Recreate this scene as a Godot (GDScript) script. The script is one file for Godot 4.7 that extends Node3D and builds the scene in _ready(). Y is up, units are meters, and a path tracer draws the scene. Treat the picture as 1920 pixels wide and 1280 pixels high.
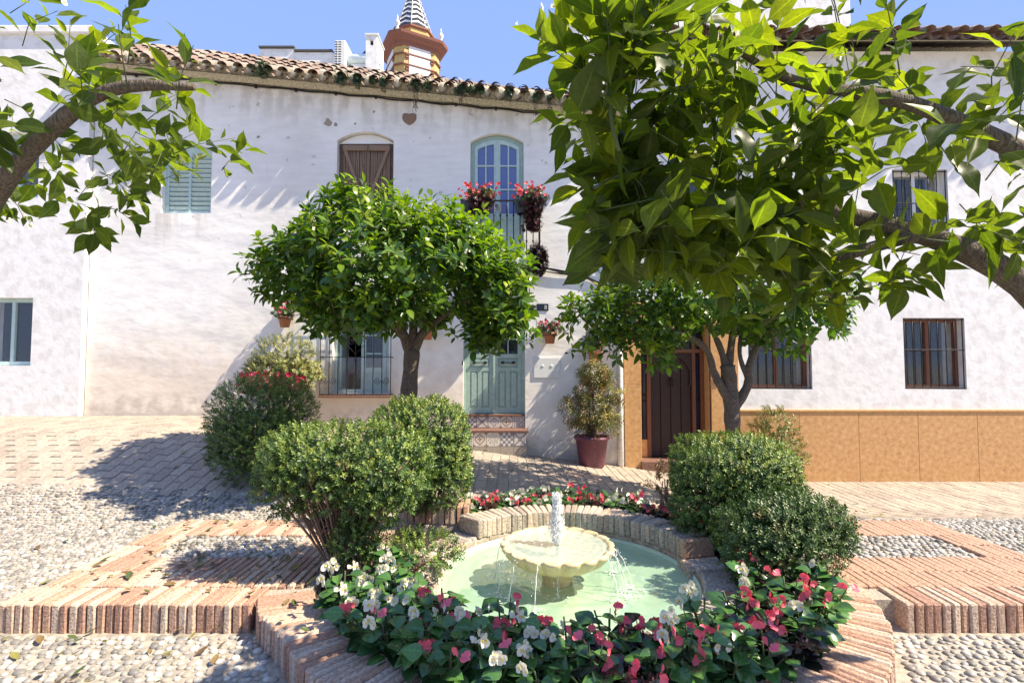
extends Node3D
# A sunlit Andalusian plaza: a scalloped fountain in a brick star bed, box bushes, orange trees and an old white house.

var rng := RandomNumberGenerator.new()
var M := {}
var used := {}
const ZF := -9.2                      # the plane of the house fronts
const C := Vector3(0.40, 0, -3.85)    # middle of the pool

# ---------------------------------------------------------------- helpers
func rr(a: float, b: float) -> float: return rng.randf_range(a, b)

func numbered(called: String) -> String:
	var n: int = used.get(called, 0)
	used[called] = n + 1
	return called if n == 0 else "%s_%03d" % [called, n]

func tag(o: Node, label := "", category := "", group := "", kind := "") -> Node:
	if label: o.set_meta("label", label)
	if category: o.set_meta("category", category)
	if group: o.set_meta("group", group)
	if kind: o.set_meta("kind", kind)
	return o

func thing(called: String, label: String, category: String, at := Vector3.ZERO, turn := 0.0, group := "") -> Node3D:
	var o := Node3D.new()
	o.name = numbered(called)
	add_child(o)
	o.position = at
	o.rotation.y = turn
	tag(o, label, category, group)
	return o

func piece(called: String, mesh: Mesh, m: Material, parent: Node = self, xf := Transform3D.IDENTITY) -> MeshInstance3D:
	var o := MeshInstance3D.new()
	o.name = numbered(called) if parent == self else called
	o.mesh = mesh
	o.material_override = m
	o.transform = xf
	parent.add_child(o, true)
	return o

func obj(called: String, st: SurfaceTool, m: Material, parent: Node = self, xf := Transform3D.IDENTITY) -> MeshInstance3D:
	return piece(called, done(st), m, parent, xf)

func done(st: SurfaceTool) -> ArrayMesh:
	st.generate_normals()
	return st.commit()

func many(called: String, mesh: Mesh, m: Material, xfs: Array, cols: Array, parent: Node = self) -> MultiMeshInstance3D:
	var mm := MultiMesh.new()
	mm.transform_format = MultiMesh.TRANSFORM_3D
	mm.use_colors = cols.size() > 0
	mm.mesh = mesh
	mm.instance_count = xfs.size()
	for i in xfs.size():
		mm.set_instance_transform(i, xfs[i])
		if cols.size(): mm.set_instance_color(i, cols[i])
	var o := MultiMeshInstance3D.new()
	o.name = numbered(called) if parent == self else called
	o.multimesh = mm
	o.material_override = m
	parent.add_child(o, true)
	o.set_meta("kind", "stuff")
	return o

func mb(smooth := false) -> SurfaceTool:
	var st := SurfaceTool.new()
	st.begin(Mesh.PRIMITIVE_TRIANGLES)
	st.set_smooth_group(1 if smooth else -1)
	return st

func vx(st: SurfaceTool, p: Vector3, u := 0.0, v := 0.0) -> void:
	st.set_uv(Vector2(u, v))
	st.add_vertex(p)

func quad(st: SurfaceTool, a: Vector3, b: Vector3, c: Vector3, d: Vector3) -> void:   # counter-clockwise seen from outside, a at lower left
	vx(st, a, 0, 1); vx(st, c, 1, 0); vx(st, b, 1, 1)
	vx(st, a, 0, 1); vx(st, d, 0, 0); vx(st, c, 1, 0)

func tri(st: SurfaceTool, a: Vector3, b: Vector3, c: Vector3) -> void:
	vx(st, a, 0, 1); vx(st, c, 1, 0); vx(st, b, 1, 1)

func tri_out(st: SurfaceTool, a: Vector3, b: Vector3, c: Vector3, from: Vector3) -> void:
	if (b - a).cross(c - a).dot((a + b + c) / 3.0 - from) < 0.0: tri(st, a, c, b)
	else: tri(st, a, b, c)

func quad_out(st: SurfaceTool, a: Vector3, b: Vector3, c: Vector3, d: Vector3, from: Vector3) -> void:
	if (b - a).cross(c - a).dot((a + b + c + d) / 4.0 - from) < 0.0: quad(st, b, a, d, c)
	else: quad(st, a, b, c, d)

func rbox(st: SurfaceTool, size: Vector3, at := Vector3.ZERO, bev := 0.0, basis := Basis.IDENTITY, jit := 0.0) -> void:
	var h := size / 2.0
	var b := minf(bev, minf(h.x, minf(h.y, h.z)) * 0.9)
	var j := {}
	for sx in [-1, 1]:
		for sy in [-1, 1]:
			for sz in [-1, 1]:
				j[Vector3i(sx, sy, sz)] = Vector3(rr(-jit, jit), rr(-jit, jit), rr(-jit, jit)) if jit > 0 else Vector3.ZERO
	var f := func(s: Vector3i, ax: int) -> Vector3:
		var p := Vector3(s) * (h - Vector3(b, b, b))
		p[ax] = s[ax] * h[ax]
		return at + basis * (p + j[s])
	for ax in 3:
		var u := (ax + 1) % 3
		var w := (ax + 2) % 3
		for s in [-1, 1]:
			var q := []
			for k in [[-1, -1], [1, -1], [1, 1], [-1, 1]]:
				var c := Vector3i.ZERO
				c[ax] = s; c[u] = k[0]; c[w] = k[1]
				q.append(f.call(c, ax))
			quad_out(st, q[0], q[1], q[2], q[3], at)
		if b > 0:
			for su in [-1, 1]:
				for sw in [-1, 1]:
					var c0 := Vector3i.ZERO; c0[ax] = -1; c0[u] = su; c0[w] = sw
					var c1 := c0; c1[ax] = 1
					quad_out(st, f.call(c0, u), f.call(c1, u), f.call(c1, w), f.call(c0, w), at)
	if b > 0:
		for c in j:
			tri_out(st, f.call(c, 0), f.call(c, 1), f.call(c, 2), at)

func bx(x0: float, x1: float, y0: float, y1: float, z0: float, z1: float, bev := 0.004, st: SurfaceTool = null) -> SurfaceTool:
	if st == null: st = mb()
	rbox(st, Vector3(x1 - x0, y1 - y0, z1 - z0), Vector3(x0 + x1, y0 + y1, z0 + z1) / 2.0, bev)
	return st

func tube(st: SurfaceTool, pts: Array, rad: Array, sides := 6, closed := false) -> void:
	var n := pts.size()
	var rings := []
	var up := Vector3(0.31, 0.2, 0.93).normalized()
	for i in n:
		var d: Vector3 = (pts[mini(i + 1, n - 1)] - pts[maxi(i - 1, 0)]).normalized()
		if closed: d = (pts[(i + 1) % n] - pts[(i + n - 1) % n]).normalized()
		if absf(d.dot(up)) > 0.97: up = Vector3(0.9, 0.1, 0.3).normalized()
		var a := d.cross(up).normalized()
		var b := d.cross(a).normalized()
		up = b.cross(d).normalized() if false else up
		var r: float = rad[i] if rad.size() == n else rad[0]
		var ring := []
		for k in sides:
			var t := TAU * k / sides
			ring.append(pts[i] + (a * cos(t) + b * sin(t)) * r)
		rings.append(ring)
	var m := n if closed else n - 1
	for i in m:
		var i2 := (i + 1) % n
		for k in sides:
			var k2 := (k + 1) % sides
			quad_out(st, rings[i][k], rings[i][k2], rings[i2][k2], rings[i2][k], (pts[i] + pts[i2]) / 2.0)
	if not closed:
		for e in [0, n - 1]:
			var inn: Vector3 = pts[1] if e == 0 else pts[n - 2]
			for k in range(1, sides - 1):
				tri_out(st, rings[e][0], rings[e][k], rings[e][k + 1], inn)

func smooth_path(pts: Array, per := 4) -> Array:
	var out := []
	for i in pts.size() - 1:
		var p0: Vector3 = pts[maxi(i - 1, 0)]
		var p3: Vector3 = pts[mini(i + 2, pts.size() - 1)]
		for k in per:
			out.append((pts[i] as Vector3).cubic_interpolate(pts[i + 1], p0, p3, float(k) / per))
	out.append(pts[-1])
	return out

func lathe(st: SurfaceTool, prof: Array, seg := 24, at := Vector3.ZERO, sq := 0.0) -> void:   # profile of Vector2(radius, y), from outside bottom up and in
	for i in prof.size() - 1:
		for k in seg:
			var q := []
			for c in [[i, k], [i, k + 1], [i + 1, k + 1], [i + 1, k]]:
				var t: float = TAU * (c[1] % seg) / seg
				var p: Vector2 = prof[c[0]]
				q.append(at + Vector3(cos(t) * p.x, p.y, -sin(t) * p.x))
			quad(st, q[0], q[1], q[2], q[3])

func frame(dir: Vector3, nrm: Vector3) -> Basis:
	var y := dir.normalized()
	var x := y.cross(nrm)
	if x.length() < 0.01: x = y.cross(Vector3(0.3, 0.5, 0.8))
	x = x.normalized()
	return Basis(x, y, x.cross(y).normalized())

func leaf_xf(pos: Vector3, dir: Vector3, nrm: Vector3, ln: float, wide := 1.0) -> Transform3D:
	var b := frame(dir, nrm)
	return Transform3D(Basis(b.x * ln * wide, b.y * ln, b.z * ln), pos)

# a leaf of length 1 along +y, upper side towards +z; widths are half widths along it
func leaf_mesh(widths: Array, fold := 0.25, droop := 0.25, wave := 0.0, across := 2, skew := 0.0) -> ArrayMesh:
	var st := mb(true)
	var n := widths.size()
	var p := func(i: int, k: int) -> Vector3:
		var t := float(i) / (n - 1)
		var w: float = widths[i]
		var s := float(k) / across
		var x := s * w * (1.0 + skew * signf(s))
		return Vector3(x, t, fold * absf(x) - droop * t * t + wave * sin(t * 14.0 + s) * absf(s) * w)
	for i in n - 1:
		for k in range(-across, across):
			var a: Vector3 = p.call(i, k)
			var b: Vector3 = p.call(i, k + 1)
			var c: Vector3 = p.call(i + 1, k + 1)
			var d: Vector3 = p.call(i + 1, k)
			var u0 := 0.5 + 0.5 * k / across
			var u1 := 0.5 + 0.5 * (k + 1) / across
			var v0 := float(i) / (n - 1)
			var v1 := float(i + 1) / (n - 1)
			if not a.is_equal_approx(b):
				vx(st, a, u0, v0); vx(st, c, u1, v1); vx(st, b, u1, v0)
			if not c.is_equal_approx(d):
				vx(st, a, u0, v0); vx(st, d, u0, v1); vx(st, c, u1, v1)
	return done(st)

func lin(r: float, g: float, b: float) -> Color: return Color(r, g, b)

func pbr(c: Color, rough := 0.8, metal := 0.0) -> StandardMaterial3D:
	var m := StandardMaterial3D.new()
	m.albedo_color = c.linear_to_srgb()
	m.roughness = rough
	m.metallic = metal
	return m

func noise_tex(freq: float, sd: int, cols: Array, offs: Array, oct := 4, size := 512, kind := FastNoiseLite.TYPE_SIMPLEX_SMOOTH) -> NoiseTexture2D:
	var n := FastNoiseLite.new()
	n.noise_type = kind
	n.frequency = freq
	n.seed = sd
	n.fractal_octaves = oct
	var t := NoiseTexture2D.new()
	t.width = size
	t.height = size
	t.seamless = true
	t.noise = n
	if cols.size():
		var g := Gradient.new()
		var pc := PackedColorArray()
		for c in cols: pc.append((c as Color).linear_to_srgb())
		g.colors = pc
		g.offsets = PackedFloat32Array(offs)
		t.color_ramp = g
	return t

# a mottled material in world space: two or three linear colours, and relief in centimetres
func mottled(cols: Array, offs: Array, freq: float, metres: float, rough := 0.85, relief := 0.0, sd := 1, world := true) -> StandardMaterial3D:
	var m := pbr(Color.WHITE, rough)
	m.albedo_color = Color.WHITE
	m.albedo_texture = noise_tex(freq, sd, cols, offs, 5)
	m.uv1_triplanar = true
	m.uv1_world_triplanar = world
	m.uv1_scale = Vector3.ONE / metres
	if relief > 0.0:
		m.heightmap_enabled = true
		m.heightmap_texture = noise_tex(freq * 1.7, sd + 7, [], [], 5)
		m.heightmap_scale = relief
	return m

func leaf_tex(side: int, base: float, sd: int) -> ImageTexture:   # midrib and side veins of a leaf, in grey values
	var w := 64
	var h := 128
	var im := Image.create(w, h, false, Image.FORMAT_RGB8)
	var n := FastNoiseLite.new()
	n.seed = sd
	n.frequency = 0.05
	for y in h:
		for x in w:
			var s := absf((x + 0.5) / w * 2.0 - 1.0)
			var v := (y + 0.5) / h
			var g := base + 0.09 * n.get_noise_2d(x, y)
			var ph := fposmod((v - s * 0.16) * side, 1.0)
			var vein := smoothstep(0.12, 0.0, absf(ph - 0.5)) * (1.0 - s) * 0.5
			vein = maxf(vein, smoothstep(0.09, 0.02, s))
			g = lerpf(g, 1.0, vein * 0.8)
			im.set_pixel(x, y, Color(g, g, g * (1.0 - 0.1 * vein)))
	return ImageTexture.create_from_image(im)

func leafy(c: Color, back: Color, rough := 0.45, tex: Texture2D = null, tinted := true) -> StandardMaterial3D:
	var m := pbr(c, rough)
	if tex: m.albedo_texture = tex
	m.vertex_color_use_as_albedo = tinted
	m.backlight_enabled = true
	m.backlight = back
	return m

func gh(x: float, z: float) -> float:   # height of the ground: level round the fountain, falling to the right along the house fronts
	var s := smoothstep(-4.9, -7.6, z)
	return s * (0.15 - 0.128 * (clampf(x, -5.0, 4.0) + 0.7))

func ground_basis(x: float, z: float) -> Basis:
	var gx := (gh(x + 0.1, z) - gh(x - 0.1, z)) / 0.2
	var gz := (gh(x, z + 0.1) - gh(x, z - 0.1)) / 0.2
	var ax := Vector3(1, gx, 0).normalized()
	var az := Vector3(0, gz, 1).normalized()
	var ay := az.cross(ax).normalized()
	return Basis(ax, ay, ax.cross(ay).normalized())

# ---------------------------------------------------------------- materials
func make_materials() -> void:
	M.paver = []
	for c in [lin(0.37, 0.315, 0.255), lin(0.42, 0.36, 0.29), lin(0.33, 0.275, 0.225), lin(0.40, 0.325, 0.265)]:
		M.paver.append(mottled([c * 0.72, c, c * 1.1], [0.25, 0.55, 0.9], 0.03, 0.9, 0.85, 0.25, 11 + M.paver.size()))
	M.brick = []
	for c in [lin(0.47, 0.29, 0.20), lin(0.54, 0.38, 0.28), lin(0.41, 0.24, 0.17), lin(0.56, 0.43, 0.33)]:
		M.brick.append(mottled([c * 0.6, c, Color(c.r * 1.12, c.g * 1.2, c.b * 1.3)], [0.2, 0.5, 0.85], 0.035, 0.45, 0.88, 0.35, 31 + M.brick.size()))
	M.brick_pool = []
	for c in [lin(0.44, 0.33, 0.26), lin(0.50, 0.42, 0.35), lin(0.37, 0.30, 0.24)]:
		M.brick_pool.append(mottled([lin(0.10, 0.10, 0.08), c * 0.8, c, lin(0.62, 0.58, 0.50)], [0.12, 0.35, 0.6, 0.92], 0.03, 0.4, 0.85, 0.4, 51 + M.brick_pool.size()))
	M.mortar = mottled([lin(0.30, 0.26, 0.21), lin(0.42, 0.37, 0.31)], [0.3, 0.7], 0.04, 0.5, 0.95, 0.3, 61)
	M.earth = mottled([lin(0.27, 0.24, 0.20), lin(0.40, 0.36, 0.30)], [0.3, 0.7], 0.03, 1.1, 0.95, 0.4, 62)
	M.soil = mottled([lin(0.02, 0.014, 0.01), lin(0.07, 0.05, 0.035)], [0.3, 0.75], 0.05, 0.5, 0.95, 1.2, 63)
	M.pebble = pbr(Color.WHITE, 0.55)
	M.pebble.vertex_color_use_as_albedo = true
	M.pebbles = []
	for c in [lin(0.42, 0.40, 0.36), lin(0.28, 0.27, 0.25), lin(0.52, 0.49, 0.45), lin(0.34, 0.29, 0.24)]:
		M.pebbles.append(pbr(c, 0.55))
	M.teal = mottled([lin(0.30, 0.425, 0.385), lin(0.36, 0.48, 0.435)], [0.3, 0.7], 0.02, 1.3, 0.5, 0.05, 71)
	M.teal_pale = mottled([lin(0.42, 0.57, 0.55), lin(0.48, 0.63, 0.61)], [0.3, 0.7], 0.02, 1.3, 0.5, 0.05, 72)
	M.white_paint = pbr(lin(0.72, 0.74, 0.73), 0.5)
	M.iron = pbr(lin(0.018, 0.018, 0.02), 0.5, 0.3)
	M.brass = pbr(lin(0.55, 0.42, 0.18), 0.35, 1.0)
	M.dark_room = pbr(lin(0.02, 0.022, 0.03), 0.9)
	M.glass = pbr(lin(0.5, 0.6, 0.6), 0.04)
	M.glass.transparency = BaseMaterial3D.TRANSPARENCY_ALPHA
	M.glass.albedo_color.a = 0.03
	M.screen = pbr(lin(0.55, 0.55, 0.56), 0.12)
	M.screen.transparency = BaseMaterial3D.TRANSPARENCY_ALPHA
	M.screen.albedo_color.a = 0.035
	M.blue_pane = pbr(lin(0.13, 0.18, 0.40), 0.12)
	M.terracotta = mottled([lin(0.34, 0.14, 0.07), lin(0.46, 0.20, 0.11)], [0.3, 0.7], 0.03, 0.5, 0.85, 0.1, 73)
	M.tread = mottled([lin(0.14, 0.07, 0.05), lin(0.24, 0.125, 0.09)], [0.3, 0.7], 0.03, 0.5, 0.7, 0.1, 130)
	M.old_wood = mottled([lin(0.10, 0.07, 0.05), lin(0.22, 0.16, 0.11)], [0.3, 0.7], 0.03, 0.4, 0.85, 0.2, 74)
	M.old_wood.uv1_scale = Vector3(7, 0.9, 7)
	M.reed = mottled([lin(0.17, 0.11, 0.075), lin(0.36, 0.25, 0.18)], [0.3, 0.7], 0.05, 0.3, 0.9, 0.3, 75)
	M.door_wood = mottled([lin(0.022, 0.008, 0.007), lin(0.05, 0.018, 0.013)], [0.3, 0.7], 0.03, 0.6, 0.55, 0.1, 76)
	M.door_wood.uv1_scale = Vector3(9, 1.0, 9)
	M.frame_wood = mottled([lin(0.14, 0.05, 0.022), lin(0.22, 0.085, 0.04)], [0.3, 0.7], 0.03, 0.6, 0.5, 0.05, 77)
	M.frame_wood.uv1_scale = Vector3(9, 1.0, 9)
	M.orange = mottled([lin(0.36, 0.19, 0.085), lin(0.54, 0.30, 0.12), lin(0.60, 0.34, 0.14), lin(0.66, 0.42, 0.21)], [0.02, 0.25, 0.6, 0.9], 0.03, 1.7, 0.8, 0.12, 78)
	M.plaster = mottled([lin(0.72, 0.715, 0.69), lin(0.83, 0.83, 0.81)], [0.2, 0.55], 0.02, 3.0, 0.9, 0.3, 79)
	M.bark = mottled([lin(0.06, 0.048, 0.038), lin(0.13, 0.105, 0.085), lin(0.22, 0.19, 0.16)], [0.25, 0.55, 0.9], 0.03, 0.5, 0.9, 0.8, 80)
	M.bark.uv1_scale = Vector3(5, 1.4, 5)
	M.twig = pbr(lin(0.13, 0.09, 0.065), 0.9)
	M.dry_twig = pbr(lin(0.25, 0.17, 0.12), 0.9)
	M.green_twig = pbr(lin(0.06, 0.09, 0.03), 0.7)
	M.roof_tile = []
	for c in [lin(0.27, 0.185, 0.145), lin(0.32, 0.24, 0.195), lin(0.23, 0.16, 0.125), lin(0.34, 0.275, 0.23)]:
		M.roof_tile.append(mottled([c * 0.3, c * 0.9, c, lin(0.44, 0.39, 0.34)], [0.2, 0.4, 0.58, 0.85], 0.045, 0.5, 0.92, 0.6, 91 + M.roof_tile.size()))
	M.eave_mortar = mottled([lin(0.32, 0.29, 0.21), lin(0.50, 0.46, 0.35), lin(0.62, 0.58, 0.47)], [0.25, 0.5, 0.9], 0.03, 0.9, 0.95, 0.5, 97)
	var vein := leaf_tex(11, 0.74, 3)
	var plain := leaf_tex(0, 0.85, 4)
	M.citrus = leafy(Color.WHITE, Color(0.9, 1.0, 0.32), 0.3, vein)
	M.citrus_leaf = []
	for c in [lin(0.155, 0.31, 0.07), lin(0.35, 0.56, 0.06), lin(0.105, 0.23, 0.07), lin(0.56, 0.74, 0.07), lin(0.21, 0.38, 0.09)]:
		M.citrus_leaf.append(leafy(c, Color(0.9, 1.0, 0.32), 0.3, vein, false))
	M.lemon = leafy(Color.WHITE, Color(1.2, 1.2, 0.5), 0.36, vein)
	M.lemon_leaf = []
	for c in [lin(0.24, 0.36, 0.08), lin(0.32, 0.45, 0.08), lin(0.16, 0.26, 0.07), lin(0.46, 0.58, 0.08), lin(0.27, 0.38, 0.12)]:
		M.lemon_leaf.append(leafy(c, Color(1.2, 1.2, 0.5), 0.36, vein, false))
	M.begonia_green = []
	for c in [lin(0.09, 0.22, 0.06), lin(0.13, 0.30, 0.07), lin(0.065, 0.16, 0.05)]:
		M.begonia_green.append(leafy(c, Color(0.3, 0.42, 0.1), 0.25, leaf_tex(7, 0.8, 5), false))
	M.begonia_bronze = []
	for c in [lin(0.04, 0.022, 0.024), lin(0.06, 0.042, 0.03), lin(0.03, 0.034, 0.022)]:
		M.begonia_bronze.append(leafy(c, Color(0.3, 0.12, 0.08), 0.22, leaf_tex(7, 0.8, 6), false))
	M.petal_white = leafy(lin(0.82, 0.80, 0.70), Color(0.7, 0.7, 0.6), 0.5, null, false)
	M.petal_pink = leafy(lin(0.86, 0.17, 0.23), Color(0.7, 0.2, 0.25), 0.5, null, false)
	M.petal_rose = leafy(lin(0.84, 0.13, 0.18), Color(0.7, 0.15, 0.2), 0.5, null, false)
	M.petal_red = leafy(lin(0.80, 0.085, 0.06), Color(0.6, 0.1, 0.1), 0.5, null, false)
	M.petal_crimson = leafy(lin(0.40, 0.02, 0.06), Color(0.5, 0.1, 0.1), 0.5, null, false)
	M.bronze_stem = pbr(lin(0.10, 0.035, 0.03), 0.5)
	M.stamen = pbr(lin(0.75, 0.55, 0.08), 0.7)
	M.small_leaf = leafy(Color.WHITE, Color(0.5, 0.6, 0.2), 0.4, plain)
	M.stone_bowl = mottled([lin(0.50, 0.38, 0.20), lin(0.66, 0.52, 0.29), lin(0.72, 0.60, 0.38)], [0.2, 0.5, 0.85], 0.02, 0.6, 0.4, 0.06, 98)
	M.pool_paint = mottled([lin(0.60, 0.62, 0.38), lin(0.46, 0.60, 0.44), lin(0.62, 0.68, 0.50), lin(0.40, 0.56, 0.42)], [0.2, 0.42, 0.6, 0.85], 0.011, 1.6, 0.7, 0.0, 99)
	M.water = pbr(lin(0.40, 0.60, 0.44), 0.05)
	M.water.transparency = BaseMaterial3D.TRANSPARENCY_ALPHA
	M.water.albedo_color.a = 0.62
	M.foam = pbr(lin(0.92, 0.95, 0.95), 0.15)
	M.foam.transparency = BaseMaterial3D.TRANSPARENCY_ALPHA
	M.foam.albedo_color.a = 0.55
	M.bowl_water = pbr(lin(0.52, 0.64, 0.56), 0.08)
	M.bowl_water.transparency = BaseMaterial3D.TRANSPARENCY_ALPHA
	M.bowl_water.albedo_color.a = 0.5
	M.drop = pbr(lin(0.93, 0.96, 0.96), 0.12)
	M.drop.transparency = BaseMaterial3D.TRANSPARENCY_ALPHA
	M.drop.albedo_color.a = 0.72

# ---------------------------------------------------------------- the houses
func arch(x0: float, x1: float, y1: float, rise: float) -> Callable:
	return func(x: float) -> float:
		var t := (x - (x0 + x1) / 2.0) / ((x1 - x0) / 2.0)
		return y1 + rise * maxf(0.0, 1.0 - t * t)

func flat(y: float) -> Callable:
	return func(_x: float) -> float: return y

func line(y0: float, k: float) -> Callable:
	return func(x: float) -> float: return y0 + k * x

# an upright sheet of some thickness with openings; an opening is [x0, x1, y0, top(x)]
func slab(st: SurfaceTool, x0: float, x1: float, bot: Callable, top: Callable, zf: float, thick: float, holes := [], step := 0.12) -> void:
	var xs := [x0, x1]
	for h in holes: xs.append_array([h[0], h[1]])
	var n := ceili((x1 - x0) / step)
	for i in range(1, n): xs.append(x0 + (x1 - x0) * i / n)
	for h in holes:
		for i in range(1, 10): xs.append(lerpf(h[0], h[1], i / 10.0))
	xs.sort()
	var zb := zf - thick
	for i in xs.size() - 1:
		var a: float = xs[i]
		var b: float = xs[i + 1]
		if b - a < 1e-5: continue
		var mid := (a + b) / 2.0
		var ya: float = bot.call(a)
		var yb: float = bot.call(b)
		var spans := []
		var inside := []
		for h in holes:
			if mid > h[0] and mid < h[1]: inside.append(h)
		inside.sort_custom(func(p, q): return p[2] < q[2])
		for h in inside:
			spans.append([ya, yb, h[2], h[2]])
			ya = h[3].call(a); yb = h[3].call(b)
			quad(st, Vector3(a, h[2], zf), Vector3(b, h[2], zf), Vector3(b, h[2], zb), Vector3(a, h[2], zb))
			quad(st, Vector3(a, ya, zb), Vector3(b, yb, zb), Vector3(b, yb, zf), Vector3(a, ya, zf))
		spans.append([ya, yb, top.call(a), top.call(b)])
		for s in spans:
			quad(st, Vector3(a, s[0], zf), Vector3(b, s[1], zf), Vector3(b, s[3], zf), Vector3(a, s[2], zf))
			quad(st, Vector3(b, s[1], zb), Vector3(a, s[0], zb), Vector3(a, s[2], zb), Vector3(b, s[3], zb))
		quad(st, Vector3(a, spans[-1][2], zf), Vector3(b, spans[-1][3], zf), Vector3(b, spans[-1][3], zb), Vector3(a, spans[-1][2], zb))
	for h in holes:
		var yl: float = h[3].call(h[0])
		var yr: float = h[3].call(h[1])
		quad(st, Vector3(h[0], h[2], zf), Vector3(h[0], h[2], zb), Vector3(h[0], yl, zb), Vector3(h[0], yl, zf))
		quad(st, Vector3(h[1], h[2], zb), Vector3(h[1], h[2], zf), Vector3(h[1], yr, zf), Vector3(h[1], yr, zb))
	for e in [[x0, -1], [x1, 1]]:
		var yb2: float = bot.call(e[0])
		var yt: float = top.call(e[0])
		quad_out(st, Vector3(e[0], yb2, zb), Vector3(e[0], yb2, zf), Vector3(e[0], yt, zf), Vector3(e[0], yt, zb), Vector3(e[0] - e[1], (yb2 + yt) / 2, (zf + zb) / 2))

func wall_texture() -> ImageTexture:   # 16 m by 8 m of old limewash: mottled, chipped, streaked under the eaves, cream near the ground
	var w := 1280
	var h := 640
	var big := FastNoiseLite.new(); big.seed = 5; big.frequency = 0.006; big.fractal_octaves = 4
	var fine := FastNoiseLite.new(); fine.seed = 9; fine.frequency = 0.045; fine.fractal_octaves = 4
	var run := FastNoiseLite.new(); run.seed = 13; run.frequency = 0.03; run.fractal_octaves = 3
	var crack := FastNoiseLite.new(); crack.seed = 21; crack.frequency = 0.011; crack.fractal_octaves = 3
	var data := PackedByteArray()
	data.resize(w * h * 3)
	var at := 0
	for y in h:
		var wy := 7.5 - 8.0 * (y + 0.5) / h
		for x in w:
			var wx := -10.0 + 16.0 * (x + 0.5) / w
			var a := big.get_noise_2d(x, y)
			var b := fine.get_noise_2d(x, y)
			var r := 0.87; var g := 0.858; var bl := 0.82
			var warm := clampf(a * 1.6 + b * 0.5 + 0.1, 0.0, 1.0) * 0.5
			r = lerpf(r, 0.78, warm); g = lerpf(g, 0.735, warm); bl = lerpf(bl, 0.66, warm)
			if wy > 3.25:
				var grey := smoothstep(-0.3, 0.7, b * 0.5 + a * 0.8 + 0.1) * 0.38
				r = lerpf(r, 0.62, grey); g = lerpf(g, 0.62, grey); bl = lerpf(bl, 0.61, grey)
				var brush := run.get_noise_2d(x * 0.5 + 300.0, y * 3.0) * 0.5 + fine.get_noise_2d(x * 0.4, y * 2.6) * 0.5
				var bf := 1.0 + 0.10 * brush
				r *= bf; g *= bf; bl *= bf
				for wnd in [[-3.2, -2.15, 4.15], [-0.76, 0.21, 3.4], [-6.35, -5.45, 4.35]]:
					if wx > wnd[0] - 0.1 and wx < wnd[1] + 0.1 and wy < wnd[2]:
						var dr := smoothstep(0.9, 0.0, wnd[2] - wy) * clampf(run.get_noise_2d(x * 2.0, y * 0.1) * 2.0 + 0.2, 0.0, 1.0) * 0.4
						r = lerpf(r, 0.45, dr); g = lerpf(g, 0.41, dr); bl = lerpf(bl, 0.34, dr)
				var eave := 6.26 - 0.0966 * wx
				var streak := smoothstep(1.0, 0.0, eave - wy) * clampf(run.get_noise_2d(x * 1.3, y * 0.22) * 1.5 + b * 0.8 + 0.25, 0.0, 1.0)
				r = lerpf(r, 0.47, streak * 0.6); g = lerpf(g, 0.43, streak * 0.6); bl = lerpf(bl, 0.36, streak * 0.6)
				var c := absf(crack.get_noise_2d(x, y * 0.45))
				if c < 0.004 and a > 0.05:
					r *= 0.86; g *= 0.84; bl *= 0.82
				var chip := fine.get_noise_2d(x * 0.8 + 700.0, y * 0.8)
				if chip > 0.60:
					r = lerpf(r, 0.42, 0.6); g = lerpf(g, 0.36, 0.6); bl = lerpf(bl, 0.30, 0.6)
			else:
				var floor_y := 0.15 - 0.128 * (clampf(wx, -5.0, 4.0) + 0.7)
				var up := wy - floor_y
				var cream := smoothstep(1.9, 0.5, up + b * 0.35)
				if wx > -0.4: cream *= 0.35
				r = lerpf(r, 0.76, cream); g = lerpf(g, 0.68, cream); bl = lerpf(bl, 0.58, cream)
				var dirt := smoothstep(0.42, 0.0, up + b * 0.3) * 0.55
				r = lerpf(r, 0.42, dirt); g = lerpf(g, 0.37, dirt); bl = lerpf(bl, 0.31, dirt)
			var f := 1.0 + b * 0.07
			var s := Color(clampf(r * f, 0, 1), clampf(g * f, 0, 1), clampf(bl * f, 0, 1)).linear_to_srgb()
			data[at] = int(s.r * 255); data[at + 1] = int(s.g * 255); data[at + 2] = int(s.b * 255)
			at += 3
	return ImageTexture.create_from_image(Image.create_from_data(w, h, false, Image.FORMAT_RGB8, data))

func part(called: String, parent: Node) -> Node3D:
	var o := Node3D.new()
	o.name = called
	parent.add_child(o, true)
	return o

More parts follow.
